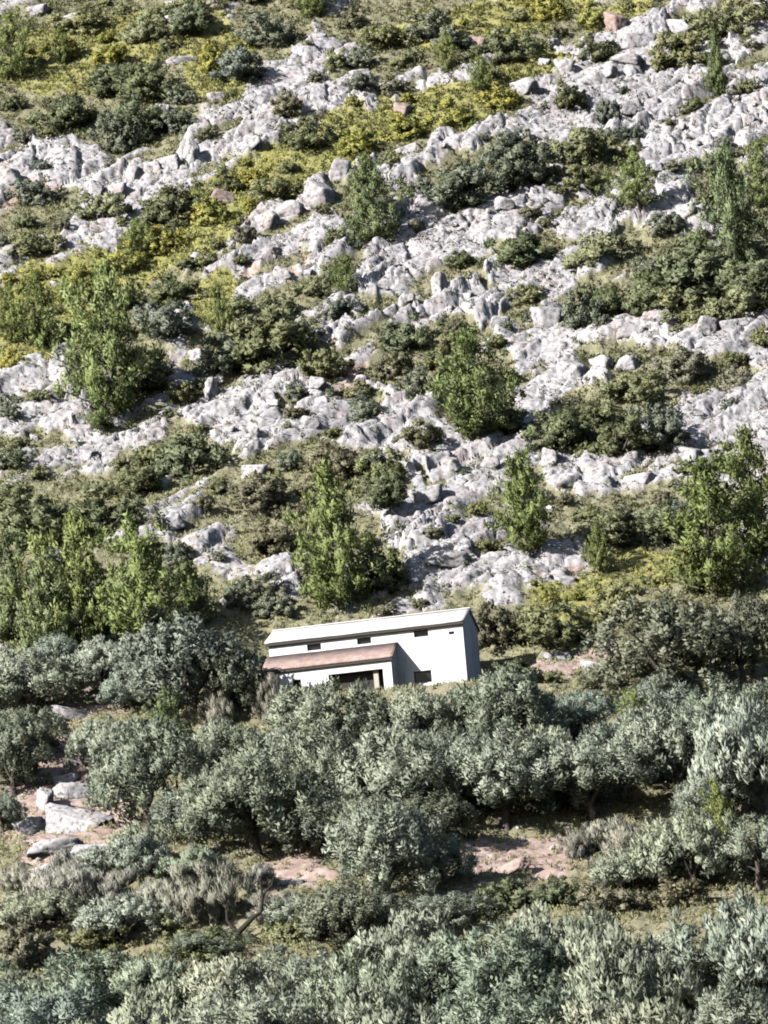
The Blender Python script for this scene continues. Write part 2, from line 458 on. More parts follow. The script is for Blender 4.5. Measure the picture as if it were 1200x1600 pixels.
def leaves(cent, rad, n, ll, lw, upb=0.3, shell=0.5, out=0.65, tintv=None, origin=None):
    """n leaf-sized quads around each clump centre; cent (k,3) rad (k,3)"""
    k = len(cent)
    c = np.repeat(cent, n, 0); r = np.repeat(rad, n, 0)
    d = rng.normal(size=(k * n, 3)); d /= np.linalg.norm(d, axis=1)[:, None]
    q = (shell + (1 - shell) * rng.random(k * n) ** 0.6)[:, None]
    p = c + d * r * q
    ax = d * 0.7 + rng.normal(size=d.shape) * 0.55 + np.array([0, 0, upb * 2])
    ax /= np.linalg.norm(ax, axis=1)[:, None]
    sd_ = np.cross(ax, rng.normal(size=d.shape)); sd_ /= np.linalg.norm(sd_, axis=1)[:, None] + 1e-9
    L = (ll * (0.6 + 0.8 * rng.random(k * n)))[:, None]; W = (lw * (0.6 + 0.8 * rng.random(k * n)))[:, None]
    o = cent.mean(0) if origin is None else origin
    g2 = p - o; g2 /= np.linalg.norm(g2, axis=1)[:, None] + 1e-9
    nr = d * out + g2 * 0.5 + rng.normal(size=d.shape) * 0.16 + np.array([0, 0, 0.12])
    nr /= np.linalg.norm(nr, axis=1)[:, None]
    flip = np.sign(np.einsum('ij,ij->i', np.cross(sd_, ax), nr)); flip[flip == 0] = 1
    sd_ = sd_ * flip[:, None]
    a = p - ax * L * 0.5; b = p + ax * L * 0.5
    v = np.stack([a, p + sd_ * W * 0.5, b, p - sd_ * W * 0.5], 1).reshape(-1, 3)
    f = np.arange(k * n * 4).reshape(-1, 4)
    nr = np.repeat(nr, 4, 0)
    tv = rng.random(k) if tintv is None else tintv
    return v, f, nr, np.repeat(np.repeat(tv, n), 4)

def join(parts):
    vs_, fs, ns, ts = [], [], [], []; o = 0
    for v, f, n_, t in parts:
        vs_.append(v); fs.append(f + o); ns.append(n_); ts.append(t); o += len(v)
    return np.concatenate(vs_), np.concatenate(fs), np.concatenate(ns), np.concatenate(ts)

def tube(pts, rads, seg=7):
    pts = np.array(pts, float); vs_ = []; fs = []
    for i, p in enumerate(pts):
        t = pts[min(i + 1, len(pts) - 1)] - pts[max(i - 1, 0)]
        t /= np.linalg.norm(t) + 1e-9
        a = np.cross(t, [0.31, 0.92, 0.17]); a /= np.linalg.norm(a) + 1e-9; b_ = np.cross(t, a)
        for s in range(seg):
            an = 2 * math.pi * s / seg
            vs_.append(p + rads[i] * (math.cos(an) * a + math.sin(an) * b_))
    for i in range(len(pts) - 1):
        for s in range(seg):
            fs.append((i * seg + s, i * seg + (s + 1) % seg, (i + 1) * seg + (s + 1) % seg, (i + 1) * seg + s))
    return np.array(vs_), np.array(fs)

def tubes_mesh(name, lst, mat_):
    vs_, fs = [], []; o = 0
    for pts, rads in lst:
        v, f = tube(pts, rads); vs_.append(v); fs.append(f + o); o += len(v)
    return mesh_np(name, np.concatenate(vs_), np.concatenate(fs), mat_, smooth=True)

def limb(a, b, r0, r1, n=5, wob=0.12):
    a = np.array(a, float); b = np.array(b, float); L = np.linalg.norm(b - a)
    pts = []
    for i in range(n + 1):
        t = i / n
        pts.append(a + (b - a) * t + rng.normal(size=3) * wob * L * 0.18 * math.sin(math.pi * t) + np.array([0, 0, 0.1 * L * math.sin(math.pi * t)]))
    return pts, [r0 + (r1 - r0) * i / n for i in range(n + 1)]

VAR = {}
def unit_olive(key, n_clump, per, matn, seed, tall=1.0, ll=0.047, lw=0.016, upb=0.3, gap=0.0):
    """unit tree: height 1, width about 1; scaled to size when placed"""
    global rng
    rng = np.random.default_rng(seed)
    lobes = []
    for i in range(5 + seed % 3):
        an = 2 * math.pi * i / 5.5 + rng.normal() * 0.4; rr = 0.26 + 0.10 * rng.random()
        lobes.append((math.cos(an) * rr, math.sin(an) * rr, 0.30 + 0.34 * rng.random(), 0.22 + 0.08 * rng.random()))
    lobes.append((rng.normal() * 0.06, rng.normal() * 0.06, 0.68, 0.27))
    C_, Rr = [], []
    while len(C_) < n_clump:
        l = lobes[rng.integers(len(lobes))]
        d = rng.normal(size=3); d /= np.linalg.norm(d)
        if d[2] < -0.55: continue
        p = np.array(l[:3]) + d * l[3] * (0.78 + 0.3 * rng.random()) * np.array([1, 1, 1.05])
        if p[2] < 0.03 or p[2] > 0.99: continue
        C_.append(p); s = 0.045 + 0.045 * rng.random(); Rr.append([s, s, s * (1.15 + 0.5 * rng.random())])
    C_ = np.array(C_); Rr = np.array(Rr)
    P = [leaves(C_, Rr, per, ll, lw, upb, 0.35, origin=np.array([0, 0, 0.5]))]
    v, f, n_, t = join(P)
    crown = mesh_np('crown', v, f, M[matn], n_, t)
    tl = [limb((0, 0, -0.08), (0.03, 0.01, 0.28), 0.045, 0.03)]
    for l in lobes:
        tl.append(limb((0.03, 0.01, 0.24), (l[0] * 0.9, l[1] * 0.9, l[2] + 0.03), 0.022, 0.006))
    tr = tubes_mesh('trunk', tl, M['bark'])
    VAR.setdefault(key, []).append((crown, tr))

def unit_pine(key, matn, seed, levels=10, conic=0.9, per=46, ll=0.048, lw=0.017):
    global rng
    rng = np.random.default_rng(seed)
    lean = rng.normal(size=2) * 0.03
    C_, Rr, tl = [], [], []
    tl.append(limb((0, 0, -0.06), (lean[0], lean[1], 0.95), 0.022, 0.004, 8, 0.05))
    tv = []
    skew = rng.random() * 6.28
    for i in range(levels):
        h = 0.07 + 0.88 * i / (levels - 1) + rng.normal() * 0.012
        rad = (math.sin(math.pi * min(1, (h + 0.22) ** 0.85 / 1.16)) ** 0.75 * 0.46 * (1.0 if conic < 1.2 else 0.75 * (1.1 - h)) + 0.03) * (0.75 + 0.5 * rng.random())
        nb = int(4 + 4 * (1 - h))
        for j in range(nb):
            if rng.random() < 0.13 and conic < 1.2: continue
            an = 2 * math.pi * (j + rng.random() * 0.9) / nb + i * 1.3
            r_ = rad * (0.45 + 0.75 * rng.random()) * (1 + 0.22 * math.cos(an - skew))
            base = np.array([lean[0] * h, lean[1] * h, h])
            tip = base + np.array([math.cos(an) * r_, math.sin(an) * r_, 0.01 + 0.32 * r_ + rng.normal() * 0.03])
            tl.append(([base, (base + tip) / 2 - np.array([0, 0, 0.01]), tip], [0.007 * (1.3 - h), 0.005, 0.002]))
            k = 3 + int(3 * (1 - h)); tb = rng.random()
            for q in range(k):
                t_ = (q + 1) / k
                if t_ < 0.3 and rng.random() < 0.5: continue
                p = base + (tip - base) * t_ + rng.normal(size=3) * 0.022 + np.array([0, 0, 0.012])
                s = 0.036 + 0.044 * rng.random()
                C_.append(p); Rr.append([s * 1.1, s * 1.1, s * (1.0 + 0.6 * rng.random())]); tv.append(0.3 * rng.random() + 0.7 * tb)
    C_.append([lean[0], lean[1], 0.97]); Rr.append([0.02, 0.02, 0.05]); tv.append(0.8)
    C_ = np.array(C_); Rr = np.array(Rr)
    v, f, n_, t = leaves(C_, Rr, per, ll, lw, 0.22, 0.1, tintv=np.array(tv), origin=np.array([0, 0, 0.4]))
    crown = mesh_np('crown', v, f, M[matn], n_, t)
    VAR.setdefault(key, []).append((crown, tubes_mesh('trunk', tl, M['bark_grey'])))

def unit_shrub(key, matn, seed, n_clump=85, per=70, ll=0.075, lw=0.032, upb=0.2, lobes_n=5):
    """unit shrub: width 1, height 1 (dome)"""
    global rng
    rng = np.random.default_rng(seed)
    lobes = [(rng.normal() * 0.17, rng.normal() * 0.17, 0.12 + 0.38 * rng.random(), 0.22 + 0.12 * rng.random()) for _ in range(lobes_n)]
    lobes.append((0, 0, 0.35, 0.36))
    C_, Rr = [], []
    while len(C_) < n_clump:
        l = lobes[rng.integers(len(lobes))]
        d = rng.normal(size=3); d /= np.linalg.norm(d)
        p = np.array(l[:3]) + d * l[3] * (0.7 + 0.4 * rng.random()) * np.array([1, 1, 1.25])
        if p[2] < -0.02 or p[2] > 0.98 or abs(p[0]) > 0.55: continue
        s = 0.06 + 0.05 * rng.random(); C_.append(p); Rr.append([s, s, s * 1.1])
    v, f, n_, t = leaves(np.array(C_), np.array(Rr), per, ll, lw, upb, 0.3, origin=np.array([0, 0, 0.25]))
    fo = mesh_np('foliage', v, f, M[matn], n_, t)
    tl = [limb((rng.normal() * 0.03, rng.normal() * 0.03, -0.1), (l[0], l[1], l[2] + 0.1), 0.018, 0.006, 4) for l in lobes]
    VAR.setdefault(key, []).append((fo, tubes_mesh('stem', tl, M['bark'])))

for s in range(7): unit_olive('olive', 200, 72, 'olive', 100 + s)
for s in range(4): unit_olive('olive_pale', 190, 64, 'olive_pale', 140 + s, ll=0.062, lw=0.017, upb=0.75)
for s in range(3): unit_olive('oak_tree', 190, 60, 'oak_grey', 180 + s, ll=0.045, lw=0.02, upb=0.1)
for s in range(8): unit_pine('pine', 'pine', 200 + s)
for s in range(5): unit_pine('pine_blue', 'pine_blue', 220 + s)
for s in range(2): unit_pine('cypress', 'pine_blue', 240 + s, levels=15, conic=1.5)
for i, (k, mm) in enumerate((('oak', 'oak'), ('grey', 'oak_grey'), ('scrub', 'scrub'), ('yellow', 'yellow'), ('brown', 'brown'))):
    for s in range(4): unit_shrub(k, mm, 300 + 20 * i + s)
for s in range(4): unit_shrub('dry', 'dry', 500 + s, n_clump=90, per=85, ll=0.13, lw=0.011, upb=0.9)

# ------------------------------------------------------------------ placing
PLACED = []          # (px, py, x, y, radius m, short name)
USED = {}
KINDN = {'olive': ('olive_tree', 'olive tree'), 'olive_pale': ('olive_tree', 'olive tree'), 'oak_tree': ('holm_oak', 'oak tree'), 'pine': ('pine_tree', 'pine'),
         'pine_blue': ('pine_tree', 'pine'), 'cypress': ('juniper_tree', 'juniper'), 'oak': ('evergreen_shrub', 'shrub'), 'grey': ('grey_shrub', 'shrub'),
         'scrub': ('green_shrub', 'shrub'), 'yellow': ('broom_bush', 'bush'), 'brown': ('russet_shrub', 'shrub'), 'dry': ('dry_bush', 'bush')}
cnt = {}
def plant(kind, px, py, wpx, hpx, label, group, short=None, depth=None):
    c = hit(px, py, T)
    dist = c @ fw
    sx = wpx / F * dist; sz = hpx / F * dist
    if kind in ('olive', 'olive_pale'): sx *= 1.17; sz *= 1.12
    if kind in ('pine', 'pine_blue'): sx *= 1.04
    i = cnt.get(kind, 0); cnt[kind] = i + 1
    a_, b_ = VAR[kind][i % len(VAR[kind])]
    rnd = random.Random(int(px * 31 + py * 17))
    sink = 0.04 * sz
    if kind in ('oak', 'grey', 'scrub', 'yellow', 'brown') and sz < 0.72 * sx:
        sink += (0.72 * sx - sz) * 0.75; sz = 0.72 * sx
    z = Z(c[0], c[1]) - sink
    name, cat = KINDN[kind]
    sy = sx * (depth or 1.0)
    rz = 0 if abs(sx / sz - 1) > 0.6 else rnd.uniform(0, 6.28)
    if rz == 0: rz = rnd.choice((0.15, -0.2, 3.05, 3.3))
    e = empty(name, (c[0], c[1], z), rz, (sx, min(sy, sz * 1.6), sz))
    tag(e, label, cat, group)
    tree = name in ('olive_tree', 'holm_oak', 'pine_tree', 'juniper_tree')
    obj('crown' if tree else 'foliage', a_, e); obj('trunk' if tree else 'stem', b_, e)
    assert label not in USED, label
    USED[label] = 1
    PLACED.append((px, py - hpx * 0.4, c[0], c[1], sx * 0.45, short))
    return e

GP = 'pines on the rocky hillside'; GO = 'silvery olive trees below the house'; GS = 'shrubs on the limestone slope'
GF = 'olive trees along the bottom'; GD = 'dry bushes on the terraces'; GY_ = 'yellow and green broom in the diagonal band'
LIST = [
 # pines
 ('pine', 178, 672, 150, 240, 'large blue-green pine standing alone on the rocks at the left', GP, 'the large left pine'),
 ('pine', 740, 705, 140, 172, 'bright green pine in the middle of the rocky slope, dark shadow on its right', GP, 'the central pine'),
 ('pine', 528, 958, 150, 225, 'tall bright green pine growing directly behind the house roof', GP, 'the pine behind the house'),
 ('pine', 830, 888, 105, 165, 'green pine beside a black pool of shadow, up right of the house', GP, 'the pine beside black shadow'),
 ('pine_blue', 582, 392, 108, 140, 'dark green pine at the edge of pale rocks below the yellow band', GP, 'the upper middle pine'),
 ('cypress', 1126, 172, 52, 112, 'slim pointed juniper alone on the rocks near the top right', GP, 'the slim juniper'),
 ('pine', 1000, 352, 84, 92, 'small green pine on pale rocks, upper right', GP, 'the small upper right pine'),
 ('pine_blue', 1150, 418, 120, 185, 'tall green pine by the right edge, above the broad green thicket', GP, 'the right edge pine'),
 ('pine', 1192, 330, 80, 110, 'green pine cut by the right edge, behind a taller pine', GP, None),
 ('pine', 1115, 940, 185, 215, 'vivid green bushy pine above the grey oak at the right', GP, 'the vivid right pine'),
 ('pine', 1190, 885, 150, 200, 'vivid green pine cut by the right edge above the grey oak', GP, None),
 ('pine', 128, 1030, 140, 225, 'upright green pine in the thicket left of the house', GP, 'the left thicket pine'),
 ('pine', 232, 1035, 160, 215, 'yellowish green pine, rightmost of the three in the left thicket', GP, 'the yellowish thicket pine'),
 ('pine_blue', 20, 1010, 130, 170, 'dark green pine cut by the left edge in the left thicket', GP, None),
 ('pine_blue', 300, 990, 100, 110, 'low dark pine at the right end of the left thicket', GP, None),
 ('pine_blue', 75, 1060, 120, 170, 'shaded dark pine in front of the left thicket, behind silvery olives', GP, None),
 ('pine', 938, 905, 44, 75, 'little thin bright green pine by the pale rock path', GP, None),
 ('pine', 348, 535, 56, 90, 'small light green pine above the dark evergreen mound at left centre', GP, 'the small light pine'),
 ('pine', 546, 480, 38, 64, 'tiny pale green pine alone in the pale boulder slope', GP, None),
 ('pine', 18, 130, 90, 110, 'bushy green pine cut by the upper left edge', GP, 'the upper left pine'),
 ('pine', 96, 105, 36, 56, 'tiny upright pine just right of the upper left pine', GP, None),
 ('pine', 700, 112, 42, 60, 'tiny grey-green pine above the yellow band near the top', GP, None),
 ('pine', 754, 150, 44, 55, 'tiny bright green pine at the upper end of the yellow band', GP, None),
 ('pine', 490, 40, 70, 65, 'bright green young pine cut by the top edge', GP, 'the top edge pine'),
 ('pine', 60, 545, 80, 120, 'bright yellowish green young pine left of the large left pine', GP, None),
 ('pine', 20, 540, 60, 95, 'yellowish green young pine cut by the left edge, in the yellow scrub', GP, None),
 ('pine', 1130, 1352, 76, 125, 'vivid yellow-green young pine among olives near the lower right edge', GP, 'the lower right young pine'),
 ('pine', 1000, 1190, 70, 110, 'dark green young pine among the olives right of the house', GP, None),
 ('pine_blue', 270, 1190, 90, 110, 'dull green young pine between olives, lower left of the house', GP, None),
 ('pine', 160, 690, 60, 60, 'small green pine sapling at the foot of the large left pine', GP, None),
 ('pine', 215, 410, 60, 60, 'green pine sapling in the yellow broom above the large left pine', GP, None),
 # dark and grey mounds on the slope
 ('grey', 800, 305, 120, 96, 'dark grey-green evergreen mound with a black shadow on its right, upper right', GS, 'the shadowed upper mound'),
 ('grey', 718, 338, 120, 80, 'dark grey-green evergreen mound with hollows, left neighbour of the shadowed mound', GS, 'the hollow upper mound'),
 ('scrub', 905, 250, 120, 48, 'low olive-green shrub right of the shadowed upper mound', GS, None),
 ('scrub', 905, 300, 80, 42, 'low dull green shrub below right of the shadowed upper mound', GS, None),
 ('oak', 818, 405, 130, 48, 'wide flat dark green shrub on pale rocks, right of the hollow mound', GS, 'the flat dark shrub'),
 ('scrub', 945, 415, 130, 45, 'wide flat olive shrub left of the broad green thicket', GS, None),
 ('oak', 1010, 480, 130, 62, 'green shrub at the left end of the broad right thicket', GS, 'the broad right thicket'),
 ('oak', 1090, 465, 150, 90, 'green shrub in the middle of the broad right thicket', GS, None),
 ('oak', 1175, 480, 130, 95, 'dark green shrub at the right end of the broad right thicket', GS, None),
 ('scrub', 1060, 508, 150, 48, 'lower olive shrub along the foot of the broad right thicket', GS, None),
 ('scrub', 1150, 500, 130, 48, 'pale olive shrub at the lower right of the broad right thicket', GS, None),
 ('grey', 905, 528, 80, 78, 'round ash-grey shrub beside a smooth grey boulder', GS, 'the round ash-grey shrub'),
 ('oak', 955, 500, 60, 60, 'small dark shrub touching the round ash-grey shrub', GS, None),
 ('oak', 645, 548, 96, 64, 'dark green shrub above the central pine', GS, 'the dark shrub above centre'),
 ('oak', 425, 582, 170, 90, 'long dark evergreen mound with black shadow, left of centre', GS, 'the long dark mound'),
 ('grey', 345, 592, 90, 60, 'grey-green shrub at the left end of the long dark mound', GS, None),
 ('grey', 465, 548, 90, 60, 'grey-green shrub at the right end of the long dark mound', GS, None),
 ('scrub', 508, 600, 76, 50, 'round olive-green cushion shrub on bare rock right of the long dark mound', GS, 'the round olive cushion'),
 ('grey', 568, 662, 84, 52, 'blue-green cushion shrub below the round olive cushion', GS, 'the blue-green cushion'),
 ('grey', 658, 632, 66, 62, 'blue-grey rounded shrub just left of the central pine', GS, None),
 ('brown', 615, 590, 80, 50, 'brownish olive shrub above the blue-green cushion', GS, None),
 ('scrub', 700, 590, 80, 60, 'olive shrub behind the central pine, on its upper left', GS, None),
 ('brown', 660, 715, 80, 60, 'brownish shrub at the lower left foot of the central pine', GS, None),
 ('oak', 800, 690, 80, 66, 'dark shrub in the shade right of the central pine', GS, None),
 ('oak', 885, 712, 110, 90, 'dark green shrub, left part of the long thicket right of the central pine', GS, 'the long centre right thicket'),
 ('oak', 965, 722, 130, 98, 'dark green shrub, middle of the long thicket right of the central pine', GS, None),
 ('grey', 1040, 712, 90, 84, 'dark grey-green shrub, right end of the long thicket', GS, None),
 ('oak', 300, 742, 150, 58, 'dark green flat shrub above the left pale scree', GS, 'the flat shrub at left'),
 ('oak', 215, 772, 80, 56, 'dark shaded shrub between the flat left shrub and the left thicket', GS, None),
 ('oak', 50, 850, 150, 90, 'large dark green bush at the left edge above the pine thicket', GS, 'the large left edge bush'),
 ('oak', 150, 835, 140, 84, 'large dark green bush right of the left edge bush', GS, None),
 ('oak', 20, 800, 90, 50, 'dark green bush cut by the left edge, just above the larger bush', GS, None),
 ('brown', 415, 800, 110, 66, 'brownish green shrub on the slope up left of the tall pine', GS, 'the brownish shrub'),
 ('brown', 430, 865, 110, 70, 'brownish green shrub left of the tall pine behind the house', GS, None),
 ('brown', 525, 745, 110, 60, 'brownish olive shrub above the tall pine behind the house', GS, None),
 ('scrub', 605, 760, 80, 66, 'olive-green shrub upper right of the tall pine behind the house', GS, None),
 ('oak', 610, 820, 80, 70, 'dark shrub touching the right side of the tall pine', GS, None),
 ('oak', 590, 930, 100, 90, 'dark shaded shrub at the right foot of the tall pine', GS, None),
 ('oak', 885, 182, 66, 56, 'small dark green shrub under a round white boulder, upper right', GS, None),
 ('grey', 957, 208, 42, 50, 'small dark grey shrub right of the round white boulder', GS, None),
 ('oak', 955, 862, 90, 72, 'olive-green shrub left of the vivid right pine, beside the pale path', GS, 'the shrubs beside the path'),
 ('oak', 1030, 852, 110, 80, 'dark olive-green shrub directly left of the vivid right pine', GS, None),
 ('scrub', 870, 1015, 140, 92, 'bright olive shrub right of the house, above small rocks', GS, 'the olive shrub by the house'),
 ('scrub', 955, 975, 110, 80, 'bright olive shrub uphill of the grey oak at right', GS, None),
 ('brown', 775, 1010, 90, 84, 'brownish shrub touching the right gable of the house', GS, None),
 ('oak', 810, 1075, 80, 60, 'dark shrub in the shade just right of the house base', GS, None),
 ('oak', 1122, 748, 54, 30, 'tiny dark cushion shrub alone on rocks by the right edge', GS, None),
 ('grey', 190, 245, 76, 82, 'round slate-grey bush standing up in the upper left scrub', GS, 'the slate-grey bush'),
 ('oak', 535, 400, 80, 46, 'dark green shrub at the lower left foot of the upper middle pine', GS, None),
 ('oak', 275, 475, 110, 56, 'dark green shrub right above the large left pine', GS, None),
 ('grey', 270, 530, 100, 56, 'grey-green shrub right of the large left pine crown', GS, None),
 ('oak', 240, 620, 100, 90, 'black-green shaded shrub right of the large left pine trunk', GS, None),
 ('oak', 490, 235, 90, 60, 'dark green shrub in the upper yellow band', GY_, 'the dark shrub in the band'),
 ('oak', 275, 348, 130, 52, 'dark green shrub in the yellow band, upper left of centre', GY_, None),
 ('scrub', 160, 350, 100, 46, 'green shrub at the upper edge of the yellow band, left', GY_, None),
 ('scrub', 350, 300, 80, 46, 'green shrub uphill in the yellow band above the pinkish earth', GY_, None),
 ('scrub', 430, 320, 80, 46, 'green shrub at the middle of the yellow band', GY_, None),
 ('yellow', 255, 395, 90, 44, 'golden yellow broom in the middle of the diagonal band', GY_, 'the golden broom'),
 ('yellow', 195, 425, 90, 50, 'golden yellow broom above the large left pine top', GY_, None),
 ('yellow', 330, 350, 90, 40, 'yellow broom below the dark shrub in the diagonal band', GY_, None),
 ('yellow', 405, 300, 60, 44, 'bright yellow broom near pinkish boulders in the diagonal band', GY_, None),
 ('yellow', 625, 215, 90, 44, 'brightest yellow broom under the pink boulder', GY_, 'the brightest yellow broom'),
 ('yellow', 700, 190, 110, 36, 'yellow broom right of the pink boulder', GY_, None),
 ('yellow', 560, 240, 90, 36, 'yellow-green broom left of the pink boulder', GY_, None),
 ('yellow', 780, 165, 90, 30, 'yellow-green broom at the upper right end of the diagonal band', GY_, None),
 ('yellow', 130, 470, 90, 60, 'yellow broom on the upper left of the large left pine', GY_, None),
 ('yellow', 25, 575, 70, 22, 'low yellow broom at the left edge above the pale scree', GY_, None),
 ('yellow', 110, 95, 50, 34, 'yellow broom in the upper left scrub', GY_, None),
 ('yellow', 170, 105, 60, 34, 'yellow-green broom in the upper left scrub by a white rock', GY_, None),
 ('yellow', 330, 115, 50, 60, 'upright yellow-green broom at the top, left of the grey shrubs', GY_, None),
 ('yellow', 930, 35, 80, 34, 'yellow-green broom near the top edge, right of centre', GY_, None),
 ('yellow', 855, 30, 80, 34, 'yellow-orange broom near the top edge above white ledges', GY_, None),
 ('yellow', 1040, 112, 34, 22, 'little golden broom alone on the upper right rocks', GY_, None),
 ('yellow', 990, 608, 22, 24, 'little bright yellow broom above the long thicket', GY_, None),
 ('oak', 200, 215, 130, 66, 'dark green scrub mound left below the white upper ledge', GS, None),
 ('oak', 110, 200, 110, 66, 'dark green scrub mound in the upper left corner region', GS, None),
 ('oak', 240, 150, 110, 66, 'dark shaded scrub mound below a flat white rock, upper left', GS, None),
 ('oak', 180, 150, 100, 60, 'olive dark scrub mound right of two tiny upper left pines', GS, None),
 ('oak', 300, 55, 90, 60, 'dark green scrub mound near the top edge, left', GS, None),
 ('scrub', 220, 60, 90, 46, 'olive scrub mound near the top edge, far left', GS, None),
 ('scrub', 130, 45, 90, 40, 'olive scrub mound right of the top left white rocks', GS, None),
 ('grey', 420, 75, 90, 60, 'grey-green scrub mound near the top, left of the bright top pine', GS, 'the grey top scrub'),
 ('grey', 380, 130, 90, 60, 'grey-green scrub mound beside pinkish scree near the top', GS, None),
 ('grey', 290, 210, 80, 46, 'grey-green low shrub right of the slate-grey bush', GS, None),
 ('scrub', 300, 25, 80, 40, 'olive scrub cut by the top edge, left of centre', GS, None),
 ('oak', 785, 100, 100, 66, 'dark green shrub near the top, above the yellow band end', GS, 'the dark top shrub'),
 ('grey', 660, 60, 90, 50, 'grey-green shrub near the top centre above pinkish scree', GS, None),
 ('scrub', 600, 75, 80, 40, 'olive shrub near the top centre beside pinkish scree', GS, None),
 ('oak', 930, 98, 90, 46, 'dark green shrub in shade right of the round white boulder', GS, None),
 ('scrub', 1060, 92, 120, 40, 'wide olive shrub on the upper right rocks', GS, None),
 ('scrub', 1120, 50, 120, 40, 'wide olive shrub near the top right corner', GS, None),
 ('scrub', 1175, 28, 80, 36, 'olive shrub in the top right corner', GS, None),
 ('brown', 1075, 590, 110, 50, 'brownish shrub above the right end of the long thicket', GS, None),
 ('scrub', 1000, 628, 110, 46, 'olive shrub on the upper edge of the long thicket', GS, None),
 ('scrub', 1190, 550, 44, 44, 'olive shrub at the right edge below the broad right thicket', GS, None),
 ('brown', 1150, 605, 80, 34, 'brownish low shrub near the right edge above pale rocks', GS, None),
 ('grey', 395, 950, 90, 52, 'grey-green shrub just uphill of the house left end', GS, None),
 ('grey', 440, 968, 70, 40, 'small grey shrub touching the left end of the house roof', GS, None),
 ('scrub', 50, 400, 90, 46, 'olive-green shrub at the left edge above the yellow band', GS, None),
 ('grey', 60, 320, 80, 46, 'grey-green shrub near the left edge below shaded slabs', GS, None),
 # oaks and olives round the house
 ('oak_tree', 300, 1135, 190, 180, 'big dark grey-green oak immediately left of the house', 'oaks beside the house', 'the dark oak'),
 ('oak_tree', 372, 1130, 90, 120, 'smaller dark oak between the big oak and the house porch', 'oaks beside the house', None),
 ('oak_tree', 1040, 1105, 210, 175, 'broad grey-green oak right of the house below the vivid pines', 'oaks beside the house', 'the broad right oak'),
 ('oak_tree', 1165, 1080, 130, 160, 'shaded dark oak at the right edge, behind the broad grey oak', 'oaks beside the house', None),
 ('oak_tree', 22, 1245, 120, 130, 'dark shaded oak at the left edge by the pale slabs', 'oaks beside the house', 'the shaded left oak'),
 ('olive', 515, 1220, 165, 146, 'silvery olive tree directly in front of the porch', GO, 'the porch olive'),
 ('olive', 665, 1215, 130, 130, 'silvery olive tree right of the porch, covering the wall base', GO, None),
 ('olive', 790, 1212, 150, 150, 'silvery olive tree in front of the house right corner', GO, 'the corner olive'),
 ('olive', 232, 1305, 150, 165, 'tall silvery olive tree below the dark oak', GO, None),
 ('olive', 405, 1345, 190, 170, 'grey olive tree with dark shade on its right, lower left of the porch', GO, 'the shade-sided olive'),
 ('olive', 500, 1290, 130, 140, 'silvery olive tree just below the porch olive', GO, None),
 ('olive', 625, 1305, 180, 170, 'silvery olive tree below the wall, centre of the lower grove', GO, None),
 ('olive', 790, 1300, 160, 150, 'silvery olive tree above the pinkish earth bank', GO, 'the olive above the bank'),
 ('olive', 930, 1290, 160, 125, 'silvery olive tree right of the one above the pinkish bank', GO, None),
 ('olive', 1060, 1270, 150, 160, 'silvery olive tree below the broad right oak', GO, None),
 ('olive_pale', 1165, 1290, 150, 180, 'pale olive tree at the right edge above the young pine', GO, None),
 ('olive', 1040, 1160, 120, 90, 'small silvery olive at the foot of the broad right oak', GO, None),
 ('olive', 1150, 1170, 130, 110, 'small silvery olive by the right edge under the shaded oak', GO, None),
 ('olive', 900, 1170, 110, 80, 'small olive tree on the terrace right of the house', GO, None),
 ('olive', 40, 1130, 150, 110, 'silvery olive tree cut by the left edge under the pine thicket', GO, 'the left edge olive'),
 ('olive_pale', 165, 1100, 110, 85, 'small pale olive tree behind the terrace wall stones, left', GO, None),
 ('olive', 40, 1195, 110, 80, 'small dark-sided olive at the left edge above the slabs', GO, None),
 ('olive', 350, 1245, 120, 110, 'silvery olive tree between the dark oak and the shade-sided olive', GO, None),
 ('olive_pale', 200, 1385, 110, 70, 'pale olive tree below the tall olive at lower left', GO, None),
 ('olive', 610, 1440, 170, 160, 'dull green olive tree left of the pinkish earth bank', GO, 'the dull green olive'),
 ('olive', 690, 1392, 90, 80, 'dull olive tree touching the left end of the pinkish bank', GO, None),
 ('oak', 790, 1428, 130, 46, 'dark green shrub along the foot of the pinkish bank', GS, None),
 ('oak', 880, 1425, 90, 66, 'nearly black shaded shrub in the middle below the bank', GS, 'the black shaded shrub'),
 ('oak_tree', 550, 1500, 150, 130, 'dark oak behind the bottom olives, centre left', 'oaks beside the house', None),
 ('olive_pale', 1090, 1400, 140, 120, 'pale olive tree beneath the vivid young pine at lower right', GO, None),
 ('olive', 1185, 1400, 120, 110, 'dull olive tree at the right edge below the young pine', GO, None),
 # dry bushes and low growth on the terraces
 ('dry', 992, 1372, 130, 90, 'grey-brown dry bush at the right end of the pinkish bank', GD, 'the dry bank bush'),
 ('dry', 960, 1330, 120, 66, 'grey dry bush with a pale top, just uphill of the dry bank bush', GD, None),
 ('dry', 340, 1440, 120, 110, 'pale dry bush beside the forked dark branches', GD, 'the pale dry bush'),
 ('dry', 90, 1430, 150, 96, 'pale dry bush at the lower left near a curved bare trunk', GD, None),
 ('dry', 190, 1425, 120, 84, 'grey dry bush between the two pale ones, lower left', GD, None),
 ('dry', 30, 1400, 90, 60, 'low dry bush at the lower left edge', GD, None),
 ('dry', 420, 1130, 50, 85, 'straw-coloured dry bush against the porch left end', GD, None),
 ('dry', 345, 1150, 60, 80, 'straw-coloured dry bush in front of the dark oak', GD, None),
 ('brown', 1050, 1420, 130, 60, 'brownish low shrub right of the black shaded shrub', GD, None),
 ('brown', 960, 1430, 110, 56, 'brownish low shrub just above the bottom olives, right', GD, None),
 ('brown', 35, 1520, 110, 90, 'dark brown shrub at the bottom left edge', GD, None),
